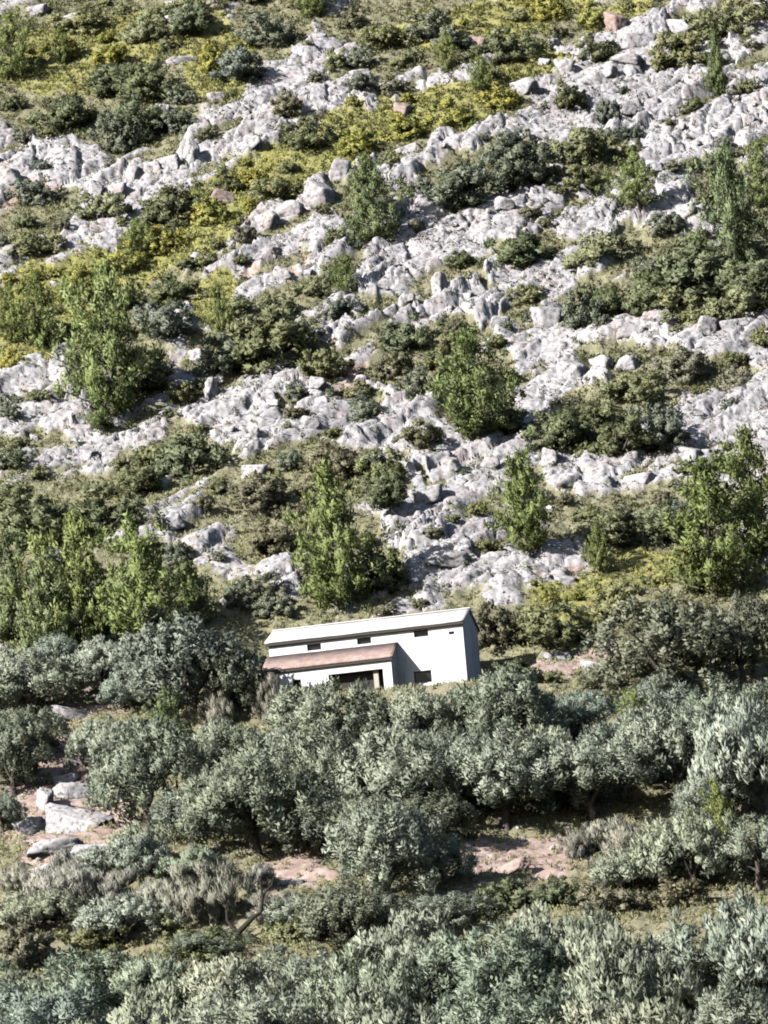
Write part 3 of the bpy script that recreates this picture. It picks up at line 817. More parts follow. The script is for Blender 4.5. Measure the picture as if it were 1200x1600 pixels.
 ('scrub', 265, 1455, 80, 34, 'bright green low shrub on the lower left terrace', GD, None),
 ('scrub', 470, 1465, 100, 44, 'olive-green low shrub right of the forked dark branches', GD, None),
 ('scrub', 150, 1490, 120, 50, 'dull green low shrub behind the bottom olives, left', GD, None),
 ('scrub', 310, 1490, 130, 50, 'dull green low shrub behind the bottom olives, left of centre', GD, None),
 ('scrub', 850, 1130, 100, 60, 'green low shrub on the terrace below the house right side', GD, None),
 ('oak', 840, 1210, 80, 100, 'dark shaded shrub right of the corner olive', GD, None),
 ('brown', 930, 1110, 110, 56, 'brownish low shrub on the terrace right of the house', GD, None),
 ('oak', 600, 1165, 66, 84, 'black shaded shrub under the porch pillar', GD, None),
]
for x, y, w_, h_, k_, lb in [
 (450, 1250, 120, 105, 'olive', 'silvery olive between the porch olive and the shade-sided olive'), (560, 1255, 120, 90, 'olive', 'silvery olive below the porch pillar gap'),
 (710, 1270, 140, 130, 'olive', 'silvery olive in the heart of the grove, below the house corner'), (860, 1260, 120, 110, 'olive_pale', 'pale olive right of the dark shaded shrub, below the terrace'),
 (985, 1240, 120, 110, 'olive', 'silvery olive below the little dark pine right of the house'), (1110, 1230, 130, 120, 'olive_pale', 'pale olive between the broad right oak and the right edge'),
 (178, 1205, 100, 80, 'olive_pale', 'pale olive uphill of the tall olive at lower left'), (300, 1330, 120, 100, 'oak_tree', 'dark low oak between the tall olive and the shade-sided olive'),
 (500, 1345, 120, 100, 'oak_tree', 'dark low oak right of the shade-sided olive'), (560, 1350, 120, 100, 'olive', 'dull olive uphill of the dull green olive'),
 (680, 1330, 130, 90, 'oak_tree', 'dark low oak below the centre of the grove'), (1000, 1400, 110, 70, 'olive_pale', 'low pale olive below the grey dry bush'),
 (1120, 1300, 110, 100, 'olive', 'silvery olive just uphill of the vivid young pine'), (1190, 1210, 90, 100, 'olive', 'silvery olive cut by the right edge below the shaded oak'),
 (960, 1210, 90, 80, 'oak_tree', 'small dark oak among olives right of the house'), (100, 1080, 100, 70, 'olive', 'small silvery olive under the pine thicket, left'),
 (210, 1120, 90, 80, 'olive', 'small silvery olive at the left foot of the dark oak'), (5, 1310, 60, 60, 'olive', 'silvery olive cut by the left edge beside the shaded left oak'),
 (300, 1392, 90, 60, 'olive_pale', 'low pale olive behind the pale dry bush'), (225, 1365, 90, 70, 'olive_pale', 'low pale olive below the tall olive, beside the pale slabs'),
 (600, 1475, 140, 80, 'oak_tree', 'dark low oak at the foot of the dull green olive'), (60, 1465, 120, 70, 'olive_pale', 'low pale olive at the lower left near the curved trunk'),
 (200, 1480, 120, 70, 'olive_pale', 'low pale olive behind the bottom row, left'), (480, 1470, 110, 70, 'olive', 'low silvery olive behind the bottom row, left of centre'),
 (700, 1465, 110, 60, 'olive', 'low silvery olive behind the bottom row, centre'), (330, 1500, 120, 50, 'oak_tree', 'dark low oak behind the bottom row below the forked branches'),
 (120, 1390, 110, 80, 'dry', 'pale grey-green brush below the large pale slab'), (410, 1395, 60, 50, 'dry', 'little pale brush on the earth behind the forked branches'),
 (905, 1345, 60, 60, 'dry', 'small dry bush at the top of the pinkish bank'), (250, 1440, 110, 80, 'dry', 'pale dry bush second from the forked branches'),
 (440, 1440, 90, 56, 'dry', 'low pale dry bush right of the forked branches')]:
    LIST.append((k_, x, y, w_, h_, lb, {'dry': GD, 'oak_tree': 'oaks beside the house'}.get(k_, GO), None))
# bottom grove: near olives whose feet are below the frame
fr = [(20, 1660, 171, 102, 'leftmost'), (130, 1690, 180, 147, 'second from left'), (250, 1665, 162, 115, 'third from left'), (350, 1690, 180, 138, 'fourth from left'),
      (455, 1660, 162, 129, 'fifth from left'), (560, 1700, 180, 155, 'sixth from left'), (660, 1640, 189, 155, 'seventh from left, tallest in the centre,'), (775, 1690, 189, 182, 'eighth from left'),
      (870, 1625, 171, 151, 'ninth from left'), (985, 1680, 180, 182, 'tenth from left'), (1075, 1620, 180, 120, 'second from right'), (1180, 1640, 180, 178, 'rightmost, tallest')]
for i, (x, y, w_, h_, nm) in enumerate(fr):
    LIST.append(('olive_pale' if i % 3 != 1 else 'olive', x, y - 45, w_, h_, 'pale silvery olive tree, ' + nm + ' in the bottom row', GF, 'the bottom olive row' if i == 6 else None))
fr2 = [(60, 1790, 'far left'), (210, 1800, 'left'), (400, 1795, 'left of centre'), (590, 1800, 'centre'), (790, 1790, 'right of centre'), (980, 1800, 'right'), (1150, 1790, 'far right')]
for i, (x, y, nm) in enumerate(fr2):
    LIST.append(('olive_pale' if i % 2 else 'olive', x, y - 60, 200, 170, 'nearest olive crown rising from below the bottom edge, ' + nm, GF, None))
for a in LIST: plant(*a)

# ------------------------------------------------------------------ limestone boulders
def unit_rock(seed, flat=1.0):
    r_ = np.random.default_rng(seed)
    bm = bpy.data.meshes.new('tmp')
    import bmesh
    b_ = bmesh.new(); bmesh.ops.create_icosphere(b_, subdivisions=4, radius=1.0)
    b_.verts.ensure_lookup_table()
    D_ = np.array([v.co[:] for v in b_.verts]); F_ = np.array([[v.index for v in f.verts] for f in b_.faces]); b_.free()
    D_ /= np.linalg.norm(D_, axis=1)[:, None]
    ax6 = np.array([[1, 0, 0], [-1, 0, 0], [0, 1, 0], [0, -1, 0], [0, 0, 1], [0, 0, -1.0]])
    nn = np.concatenate([ax6 + r_.normal(size=(6, 3)) * 0.22, r_.normal(size=(7, 3))]); nn /= np.linalg.norm(nn, axis=1)[:, None]
    off = np.concatenate([0.45 + 0.16 * r_.random(6), 0.58 + 0.16 * r_.random(7)])
    rad = np.full(len(D_), 1.0)
    for n_, o_ in zip(nn, off):
        dt = D_ @ n_
        rad = np.where(dt > 0.05, np.minimum(rad, o_ / np.maximum(dt, 0.05)), rad)
    rad = rad * (1 + 0.05 * fbm(D_[:, 0] * 4 + seed, D_[:, 1] * 4 + D_[:, 2] * 3.3, seed, 4) - 0.10 * (1 - sstep(0, 0.13, worley(D_[:, 0] * 1.6 + D_[:, 1] + seed, D_[:, 2] * 1.9 + 0.4 * D_[:, 1], seed)[0])))
    return mesh_np('boulder', D_ * rad[:, None] * 0.5, F_, M['rock'])
ROCKS = [unit_rock(900 + i) for i in range(8)]
ROCKP = []
for i in (1, 4):
    q = ROCKS[i].copy(); q.materials.clear(); q.materials.append(M['rock_pink']); ROCKP.append(q)
GR = 'limestone boulders on the slope'
rk = 0
def boulder(px, py, w_, h_, label, group=GR, pink=False, short=None, tilt=None):
    global rk
    c = hit(px, py, T); dist = c @ fw
    sx = w_ / F * dist * 1.3; sz = h_ / F * dist * 1.35
    o = obj('boulder', (ROCKP if pink else ROCKS)[rk % (2 if pink else 8)])
    rnd = random.Random(rk * 7 + 3)
    o.location = (c[0], c[1], Z(c[0], c[1]) + sz * 0.04)
    o.scale = (sx, min(sx, sz) * rnd.uniform(0.8, 1.1), sz)
    o.rotation_euler = (rnd.uniform(-0.25, 0.1), rnd.uniform(-0.3, 0.3) if tilt is None else tilt, rnd.uniform(-0.5, 0.5))
    tag(o, label, 'boulder', group)
    USED[label] = 1
    PLACED.append((px, py - h_ * 0.4, c[0], c[1], sx * 0.4, short))
    rk += 1
    return o
for a in [
 (886, 118, 40, 38, 'round white boulder standing clear near the top, right of centre', GR, False, 'the round white boulder'),
 (628, 185, 34, 40, 'pink boulder at the upper edge of the yellow band', GR, True, 'the pink boulder'),
 (745, 75, 40, 30, 'pale pink slab near the top, right of centre', GR, True),
 (965, 62, 40, 50, 'pinkish upright rock beside the white top ledge', GR, True),
 (1000, 85, 80, 36, 'white flat ledge rock near the top, with an upright pinkish rock beside it', GR),
 (1065, 50, 70, 40, 'bright white blocky rock near the top right', GR),
 (820, 150, 56, 40, 'bright white rock left of the small dark shrub, upper right', GR),
 (980, 122, 60, 26, 'long pale rock with a black crack, upper right', GR),
 (300, 262, 32, 55, 'tall bright white rock at the end of the upper left white ledge', GR, False, 'the white upper ledge'),
 (270, 272, 36, 40, 'bright white rock second in the upper left white ledge', GR),
 (240, 278, 36, 44, 'bright white rock third in the upper left white ledge', GR),
 (212, 290, 34, 30, 'white rock at the lower end of the upper left white ledge', GR),
 (150, 320, 30, 50, 'white rock split by a dark crack, left, above the yellow band', GR, False, 'the cracked left rock'),
 (185, 315, 40, 34, 'white rock right of the cracked left rock', GR),
 (350, 318, 56, 32, 'pinkish rock in the yellow band', GR, True),
 (92, 262, 50, 44, 'pale slab with a dark arch at the left, upper part', GR),
 (15, 300, 50, 40, 'white slab cut by the left edge, upper part', GR),
 (525, 140, 36, 28, 'white rock near the top with slits, left one of two', GR),
 (565, 138, 40, 26, 'white rock near the top with slits, right one of two', GR),
 (285, 105, 60, 16, 'flat white rock in the upper left scrub', GR),
 (105, 38, 60, 26, 'grey-white rock in the top left corner scrub', GR),
 (60, 25, 44, 30, 'grey-white rock nearest the top left corner', GR),
 (420, 358, 50, 44, 'bright white rock at the lower end of the central white rib', GR, False, 'the central white rib'),
 (455, 340, 50, 44, 'bright white rock second in the central white rib', GR),
 (500, 325, 60, 50, 'bright white rock third in the central white rib', GR),
 (532, 285, 40, 50, 'bright white rock topping the central white rib', GR),
 (640, 240, 50, 30, 'white rock under the brightest yellow broom', GR),
 (690, 478, 30, 48, 'sharp pointed white rock in mid slope', GR, False, 'the pointed white rock'),
 (858, 520, 60, 48, 'large smooth grey boulder left of the round ash-grey shrub', GR, False, 'the smooth grey boulder'),
 (985, 535, 60, 40, 'pale cracked boulder below right of the round ash-grey shrub', GR),
 (940, 580, 44, 44, 'white boulder beside a black crevice, right of centre', GR),
 (980, 580, 44, 36, 'white boulder right of the black crevice', GR),
 (895, 600, 60, 44, 'broad pale boulder left of the black crevice', GR),
 (1105, 530, 44, 44, 'leaning pale rock at right, below the broad thicket', GR, False, 'the leaning right rock'),
 (1150, 525, 60, 36, 'white rock right of the leaning pale rock', GR),
 (330, 640, 26, 56, 'white upright rock with a black slot, left of centre', GR, False, 'the slotted upright rock'),
 (205, 700, 30, 50, 'white rock with a dark slot, below the large left pine', GR),
 (398, 752, 56, 34, 'white rock with a dark hole, centre left', GR, False, 'the holed white rock'),
 (860, 740, 34, 56, 'upright pointed white rock below the long thicket', GR, False, 'the upright pointed rock'),
 (890, 770, 56, 38, 'white block right of the upright pointed rock', GR),
 (940, 772, 60, 38, 'white block second right of the upright pointed rock', GR),
 (1000, 765, 60, 30, 'pale block third right of the upright pointed rock', GR),
 (1075, 720, 60, 40, 'white rock at the right end of the long thicket', GR),
 (620, 840, 60, 50, 'white rock above the black hollow behind the house', GR, False, 'the rock over the hollow'),
 (670, 800, 70, 40, 'white rock uphill of the black hollow behind the house', GR),
 (470, 905, 30, 26, 'white rock showing left of the tall pine', GR),
 (370, 945, 66, 32, 'white rock above a black shadow, left of the house roof', GR),
 (700, 905, 90, 40, 'pinkish pale rock just uphill of the roof ridge', GR),
 (885, 915, 50, 24, 'pale stone at the end of the stony path', GR),
 (1040, 838, 70, 24, 'long pale stone on the path left of the vivid pine', GR),
 (870, 1032, 60, 22, 'flat pale stone right of the house', GR),
 (925, 1050, 56, 24, 'flat pale stone further right of the house', GR),
 (115, 1300, 150, 70, 'large smooth pale slab at the lower left', GR, False, 'the large pale slab'),
 (70, 1268, 34, 60, 'upright pale stone at the left end of the large pale slab', GR),
 (100, 1225, 60, 36, 'small pale stone above the large pale slab', GR),
 (85, 1340, 110, 36, 'pale stone below the large pale slab', GR),
 (50, 1300, 70, 36, 'grey stone block left of the large pale slab', GR), (150, 1345, 90, 36, 'pale stone at the right, below the large pale slab', GR), (125, 1195, 60, 24, 'thin pale ledge stone uphill of the large pale slab', GR), (115, 1248, 80, 34, 'pale stepped stone directly above the large pale slab', GR),
 (130, 1122, 130, 24, 'long low terrace stones, left, under the small pale olive', GR),
 (50, 1372, 110, 16, 'long thin pale stone at the lower left edge', GR),
 (795, 1365, 90, 26, 'pale pink stone in the pinkish earth bank', GR, True),
 (455, 1385, 60, 16, 'thin pale stone on the earth by the forked branches', GR),
 (590, 1060, 20, 20, 'small stone hidden beside the porch opening', GR) if False else (1175, 1340, 30, 20, 'small pale stone at the right edge by the young pine', GR),
]:
    boulder(*a)

# ------------------------------------------------------------------ house
def quad_mesh(name, quads, mat_, parent):
    vs_, fs = [], []
    for q in quads:
        o = len(vs_); vs_ += [tuple(p) for p in q]; fs.append(tuple(range(o, o + len(q))))
    me = bpy.data.meshes.new(name); me.from_pydata(vs_, [], fs)
    import bmesh
    b_ = bmesh.new(); b_.from_mesh(me); bmesh.ops.remove_doubles(b_, verts=b_.verts, dist=1e-4)
    bmesh.ops.recalc_face_normals(b_, faces=b_.faces); b_.to_mesh(me); b_.free()
    me.materials.append(mat_)
    return obj(name, me, parent)

def box_q(x0, x1, y0, y1, z0, z1):
    p = [(x0, y0, z0), (x1, y0, z0), (x1, y1, z0), (x0, y1, z0), (x0, y0, z1), (x1, y0, z1), (x1, y1, z1), (x0, y1, z1)]
    return [[p[i] for i in f] for f in ((0, 1, 5, 4), (1, 2, 6, 5), (2, 3, 7, 6), (3, 0, 4, 7), (4, 5, 6, 7), (3, 2, 1, 0))]

def holed_wall(x0, x1, z0, z1, ya, yb, holes):
    us = sorted({x0, x1} | {h[0] for h in holes} | {h[1] for h in holes})
    zs = sorted({z0, z1} | {h[2] for h in holes} | {h[3] for h in holes})
    solid = lambda i, j: 0 <= i < len(us) - 1 and 0 <= j < len(zs) - 1 and not any(
        h[0] - 1e-6 < us[i] and us[i + 1] < h[1] + 1e-6 and h[2] - 1e-6 < zs[j] and zs[j + 1] < h[3] + 1e-6 for h in holes)
    Q = []
    for i in range(len(us) - 1):
        for j in range(len(zs) - 1):
            if not solid(i, j): continue
            a, b_, c_, d_ = us[i], us[i + 1], zs[j], zs[j + 1]
            Q.append([(a, ya, c_), (b_, ya, c_), (b_, ya, d_), (a, ya, d_)])
            Q.append([(a, yb, c_), (a, yb, d_), (b_, yb, d_), (b_, yb, c_)])
            if not solid(i - 1, j): Q.append([(a, ya, c_), (a, ya, d_), (a, yb, d_), (a, yb, c_)])
            if not solid(i + 1, j): Q.append([(b_, ya, c_), (b_, yb, c_), (b_, yb, d_), (b_, ya, d_)])
            if not solid(i, j - 1): Q.append([(a, ya, c_), (a, yb, c_), (b_, yb, c_), (b_, ya, c_)])
            if not solid(i, j + 1): Q.append([(a, ya, d_), (b_, ya, d_), (b_, yb, d_), (a, yb, d_)])
    return Q

def plaster(name, base, stain, amt):
    m, nt, bs = mat(name)
    tc = N(nt, 'ShaderNodeTexCoord')
    mp = N(nt, 'ShaderNodeMapping'); mp.inputs['Scale'].default_value = (1, 1, 0.35); nt.links.new(tc.outputs['Object'], mp.inputs[0])
    n1 = noise(nt, mp.outputs[0], 1.6, 7, 0.65); n2_ = noise(nt, tc.outputs['Object'], 14, 4)
    f = ramp(nt, n1, [(0.52, (0, 0, 0)), (0.75, (amt, amt, amt))])
    nt.links.new(mixc(nt, f, base, stain), bs.inputs['Base Color'])
    b_ = N(nt, 'ShaderNodeBump'); b_.inputs['Strength'].default_value = 0.35; b_.inputs['Distance'].default_value = 0.02
    nt.links.new(n2_, b_.inputs['Height']); nt.links.new(b_.outputs[0], bs.inputs['Normal'])
    bs.inputs['Roughness'].default_value = 0.9
    return m
M['plaster'] = plaster('white_plaster', (0.72, 0.715, 0.73), (0.42, 0.385, 0.36), 0.9)
def tiles(name, stops, fs=3.0):
    m, nt, bs = mat(name)
    tc = N(nt, 'ShaderNodeTexCoord')
    n1 = noise(nt, tc.outputs['Object'], fs, 6, 0.65)
    nt.links.new(ramp(nt, n1, stops), bs.inputs['Base Color'])
    wv = N(nt, 'ShaderNodeTexWave', wave_type='BANDS', bands_direction='X'); wv.inputs['Scale'].default_value = 1.6
    nt.links.new(tc.outputs['Object'], wv.inputs[0])
    b_ = N(nt, 'ShaderNodeBump'); b_.inputs['Strength'].default_value = 0.2; b_.inputs['Distance'].default_value = 0.03
    nt.links.new(wv.outputs[0], b_.inputs['Height']); nt.links.new(b_.outputs[0], bs.inputs['Normal'])
    bs.inputs['Roughness'].default_value = 0.85
    return m
M['roof'] = tiles('bleached_roof', [(0.3, (0.64, 0.61, 0.60)), (0.7, (0.76, 0.74, 0.745))])
M['terracotta'] = tiles('terracotta_roof', [(0.3, (0.26, 0.175, 0.155)), (0.5, (0.37, 0.265, 0.235)), (0.66, (0.44, 0.34, 0.31)), (0.8, (0.52, 0.46, 0.43))], 2.2)
m, nt, bs = mat('frame_wood_porch_shade'); M['dark'] = m  # window frame wood, also the painted shade inside the porch
bs.inputs['Base Color'].default_value = (0.022, 0.019, 0.017, 1); bs.inputs['Roughness'].default_value = 0.7
m, nt, bs = mat('dark_glass'); M['glass'] = m
bs.inputs['Base Color'].default_value = (0.01, 0.011, 0.013, 1); bs.inputs['Roughness'].default_value = 0.25
m, nt, bs = mat('weathered_post'); M['post'] = m
bs.inputs['Base Color'].default_value = (0.45, 0.41, 0.35, 1); bs.inputs['Roughness'].default_value = 0.85
m, nt, bs = mat('eave_shade'); M['eave_shade_strip'] = m  # near-black, the shadow line under the roof edges as a colour
bs.inputs['Base Color'].default_value = (0.05, 0.042, 0.04, 1); bs.inputs['Roughness'].default_value = 0.8

house = empty('farmhouse', (HO[0], HO[1], HZ), HAZ)
tag(house, 'white plastered farmhouse with pale roof and lean-to porch, standing above the olive trees', 'house')
wins = [(2.85, HH - 0.60, 0.88, 0.38), (6.02, HH - 0.57, 0.88, 0.38), (9.62, HH - 0.52, 0.90, 0.40), (11.52, HH - 0.70, 0.34, 0.18), (9.50, HH - 3.20, 1.1, 0.74)]
holes = [(u - a / 2, u + a / 2, z - b_ / 2, z + b_ / 2) for u, z, a, b_ in wins]
Q = holed_wall(0, HL, -1.4, HH, 0.0, 0.35, holes)
Q += box_q(0, HL, HD - 0.3, HD, -1.4, HH)                       # back wall
rise = 0.93
for x0, x1 in ((0.0, 0.3), (HL - 0.3, HL)):                     # gable walls
    p = [(0.35, -1.4), (HD - 0.3, -1.4), (HD - 0.3, HH), (HD / 2, HH + rise * 1.0), (0.35, HH)]
    e0 = (0.35 / (HD / 2)) * rise
    p = [(0.35, -1.4), (HD - 0.3, -1.4), (HD - 0.3, HH), (HD, HH), (HD / 2, HH + rise), (0.0, HH), (0.35, HH)]
    Q.append([(x0, a, b_) for a, b_ in p]); Q.append([(x1, a, b_) for a, b_ in p][::-1])
    for i in range(len(p)):
        a, b_ = p[i], p[(i + 1) % len(p)]
        Q.append([(x0, *a), (x1, *a), (x1, *b_), (x0, *b_)])
quad_mesh('wall', Q, M['plaster'], house)

def slab(name, x0, x1, prof, th, mat_, parent, wob=0.0, n=40):
    """roof sheet following a (y,z) profile with thickness, slightly sagging along x"""
    xs_ = np.linspace(x0, x1, n); rr = np.random.default_rng(5); sag = np.convolve(rr.normal(size=n + 4), np.ones(5) / 5, 'valid') * wob
    k = len(prof); V_ = []
    for i, xx in enumerate(xs_):
        for (yy, zz) in prof: V_.append((xx, yy, zz + sag[i]))
        for (yy, zz) in prof: V_.append((xx, yy, zz + sag[i] - th))
    F_ = []
    s = 2 * k
    for i in range(n - 1):
        a = i * s; b_ = (i + 1) * s
        for j in range(k - 1):
            F_.append((a + j, b_ + j, b_ + j + 1, a + j + 1)); F_.append((a + k + j, a + k + j + 1, b_ + k + j + 1, b_ + k + j))
        F_.append((a, a + k, b_ + k, b_)); F_.append((a + k - 1, b_ + k - 1, b_ + 2 * k - 1, a + 2 * k - 1))
    for a, fl in ((0, False), ((n - 1) * s, True)):
        for j in range(k - 1):
            q = (a + j, a + j + 1, a + k + j + 1, a + k + j); F_.append(q[::-1] if fl else q)
    return obj(name, mesh_np(name, np.array(V_), np.array(F_), mat_), parent)
sl = rise / (HD / 2); ov = 0.28
roof = slab('roof', -0.18, HL + 0.12, [(-ov, HH - ov * sl + 0.125), (HD / 2, HH + rise + 0.125), (HD + ov, HH - ov * sl + 0.125)], 0.11, M['roof'], house, 0.03)
quad_mesh('eave_shade_strip', box_q(-0.16, HL + 0.10, -ov + 0.03, -0.004, HH - ov * sl - 0.14, HH - ov * sl + 0.0), M['eave_shade_strip'], roof)  # dark strip under the overhang, eave shadow painted into its colour
quad_mesh('ridge_cap', box_q(-0.2, HL + 0.14, HD / 2 - 0.13, HD / 2 + 0.13, HH + rise + 0.11, HH + rise + 0.17), M['roof'], roof)
for (u, z, a, b_) in wins:
    wd = quad_mesh('window', box_q(u - a / 2 + 0.03, u + a / 2 - 0.03, 0.22, 0.25, z - b_ / 2 + 0.03, z + b_ / 2 - 0.03), M['glass'], house)
    fq = []
    fq += box_q(u - a / 2, u + a / 2, 0.18, 0.28, z - b_ / 2, z - b_ / 2 + 0.028) + box_q(u - a / 2, u + a / 2, 0.18, 0.28, z + b_ / 2 - 0.028, z + b_ / 2)
    fq += box_q(u - a / 2, u - a / 2 + 0.028, 0.18, 0.28, z - b_ / 2 + 0.03, z + b_ / 2 - 0.03) + box_q(u + a / 2 - 0.028, u + a / 2, 0.18, 0.28, z - b_ / 2 + 0.03, z + b_ / 2 - 0.03)
    quad_mesh('frame', fq, M['dark'], wd)
# porch
PD, PX1, PZ1, PZ0 = 1.85, 7.98, HH - 0.98, HH - 1.96
Q = holed_wall(0.0, PX1, -1.4, PZ0 - 0.02, -PD, -PD + 0.3, [(1.75, 2.25, -1.4, PZ0 - 0.80), (4.0, 7.42, -1.4, PZ0 - 0.72)])
# side wall of the lean-to (right end)
for x0, x1 in ((PX1 - 0.3, PX1), (0.0, 0.3)):
    p = [(-PD + 0.3, -1.4), (-0.004, -1.4), (-0.004, PZ1 - 0.02), (-PD + 0.3, PZ0 - 0.02 + 0.3 / PD * (PZ1 - PZ0))]
    Q.append([(x0, a, b_) for a, b_ in p]); Q.append([(x1, a, b_) for a, b_ in p][::-1])
    for i in range(4):
        a, b_ = p[i], p[(i + 1) % 4]
        Q.append([(x0, *a), (x1, *a), (x1, *b_), (x0, *b_)])
quad_mesh('porch', Q, M['plaster'], house)
psl = (PZ1 - PZ0) / PD; po = 0.22
proof = slab('porch_roof', -0.15, PX1 + 0.14, [(-PD - po, PZ0 - po * psl + 0.10), (-0.006, PZ1 + 0.10)], 0.10, M['terracotta'], house, 0.02)
quad_mesh('eave_shade_strip', box_q(-0.12, PX1 + 0.10, -PD - po + 0.03, -PD - 0.004, PZ0 - po * psl - 0.14, PZ0 - po * psl - 0.005), M['eave_shade_strip'], proof)  # same painted shadow strip below the porch roof edge
quad_mesh('porch_shade_panel', box_q(1.5, 7.42, -PD + 0.75, -PD + 0.8, -1.4, PZ0 - 0.1), M['dark'], house)  # no real door: dark sheet giving the porch interior its shade by colour
quad_mesh('post', box_q(6.75, 7.05, -PD + 0.32, -PD + 0.48, -1.4, PZ0 - 0.3), M['post'], house)

# ------------------------------------------------------------------ bare branches
def branchy(name, px, py, hpx, limbs, label, mt):
    c = hit(px, py, T); k = (c @ fw) / F
    e = bpy.data.meshes.new(name)
    lst = []
    for pts, r0, r1 in limbs:
        P = [np.array([a * k, d_ * k, b_ * k]) for a, b_, d_ in pts]
        n = len(P); lst.append((P, [(r0 + (r1 - r0) * i / (n - 1)) * k for i in range(n)]))
    o = obj(name, tubes_mesh(name, lst, mt)); o.location = (c[0], c[1] - 2.6, Z(c[0], c[1] - 2.6) + 0.15)
    return tag(o, label, 'dead wood')
branchy('forked_branch', 372, 1452, 60, [([(0, -20, 0), (0, 8, 0), (-8, 20, 3), (-14, 30, 4), (-13, 45, 4)], 5.0, 2.0),
        ([(0, 6, 0), (14, 18, 0), (28, 30, -3), (40, 36, -3), (44, 60, 0), (42, 90, 2)], 5.0, 1.6), ([(40, 36, -3), (62, 38, -3), (78, 46, 0)], 2.2, 1.2),
        ([(42, 60, 0), (60, 78, 3), (64, 92, 3)], 2.0, 1.0)], 'dark forked bare branches rising in a V beside the pale dry bush', M['bark_dark'])
branchy('curved_trunk', 82, 1480, 60, [([(2, -20, 0), (2, 10, 0), (-4, 28, 0), (-18, 38, 0), (-30, 44, 3), (-38, 60, 3)], 6.0, 2.2),
        ([(-30, 44, 3), (-50, 50, 0), (-62, 66, 0)], 2.5, 1.2)], 'curved bare pale-edged trunk at the lower left', M['bark_grey'])

# ------------------------------------------------------------------ automatic smaller shrubs and rocks, described by their neighbours
LM = [(p[0], p[1], p[5]) for p in PLACED if p[5]] + [(580, 1010, 'the white house')]
def describe(px, py, adj, noun):
    d = sorted(LM, key=lambda l: (l[0] - px) ** 2 + (l[1] - py) ** 2)
    def dr(l):
        dx, dy = px - l[0], py - l[1]
        an = math.degrees(math.atan2(-dy, dx)) % 360
        return ['right of', 'above right of', 'above', 'above left of', 'left of', 'below left of', 'below', 'below right of'][int((an + 22.5) // 45) % 8]
    for l in d[:6]:
        near = math.hypot(px - l[0], py - l[1])
        t = 'just ' if near < 90 else ''
        s = '%s %s %s%s %s' % (adj, noun, t, dr(l), l[2])
        if s not in USED: USED[s] = 1; return s
    for i in range(4):
        for j in range(i + 1, 6):
            s = '%s %s between %s and %s' % (adj, noun, d[i][2], d[j][2])
            if s not in USED and len(s.split()) <= 16: USED[s] = 1; return s
    return None
rnd = random.Random(21)
def free(x, y, r):
    return all((x - p[2]) ** 2 + ((y - p[3]) * 0.7) ** 2 > (r + p[4] * 0.75) ** 2 for p in PLACED)
ux = lambda x, y: ((x - HO[0]) * hx[0] + (y - HO[1]) * hx[1], (x - HO[0]) * hy[0] + (y - HO[1]) * hy[1])
n_s = 0; tries = 0
while n_s < 270 and tries < 9000:
    tries += 1
    px = rnd.uniform(5, 1195); py = rnd.uniform(8, 1080)
    c = hit(px, py, T)
    u, v = ux(c[0], c[1])
    if -1.5 < u < HL + 1.5 and -4 < v < HD + 2: continue
    m_ = masks(np.array([c[0]]), np.array([c[1]]))
    vg = m_[V][0]; yl = m_[Y][0]
    if vg < 0.4 and rnd.random() > 0.30: continue
    s = rnd.uniform(16, 42) if vg < 0.4 else rnd.uniform(26, 62)
    if not free(c[0], c[1], s / F * 430 * 0.30): continue
    if vg > 0.5 and yl > 0.4: kind = rnd.choice(['yellow', 'scrub', 'yellow', 'yellow']); s *= 0.62
    elif vg > 0.5: kind = rnd.choice(['oak', 'grey', 'scrub', 'scrub', 'brown'])
    else: kind = rnd.choice(['scrub', 'grey', 'scrub', 'brown'])
    sz = 'small' if s < 34 else 'mid-sized'
    adj = {'oak': 'dark green', 'grey': 'grey-green', 'scrub': 'olive-green', 'yellow': 'yellow-green', 'brown': 'brownish'}[kind]
    lb = describe(px, py, sz + ' ' + adj, {'yellow': 'broom'}.get(kind, 'shrub'))
    if lb is None: continue
    del USED[lb]
    plant(kind, px, py, s, s * rnd.uniform(0.5, 0.85), lb, 'small shrubs scattered over the slope')
    n_s += 1
print('auto shrubs', n_s)
n_r = 0; tries = 0
while n_r < 90 and tries < 5000:
    tries += 1
    px = rnd.uniform(5, 1195); py = rnd.uniform(8, 960)
    c = hit(px, py, T)
    u, v = ux(c[0], c[1])
    if -1.5 < u < HL + 1.5 and -4 < v < HD + 2: continue
    m_ = masks(np.array([c[0]]), np.array([c[1]]))
    if m_[V][0] > 0.5 and rnd.random() > 0.25: continue
    s = rnd.uniform(14, 42)
    if not free(c[0], c[1], s / F * 430 * 0.3): continue
    h_ = s * rnd.uniform(0.5, 1.0)
    lb = describe(px, py, ('small' if s < 26 else 'mid-sized') + (' upright' if h_ > s * 0.8 else ' low') + ' pale', 'rock')
    if lb is None: continue
    boulder(px, py, s, h_, lb)
    n_r += 1
print('auto rocks', n_r)

# ------------------------------------------------------------------ uncountable ground cover
rng = np.random.default_rng(77)
def scatter(n, x0, x1, y0, y1):
    return rng.uniform(x0, x1, n), rng.uniform(y0, y1, n)
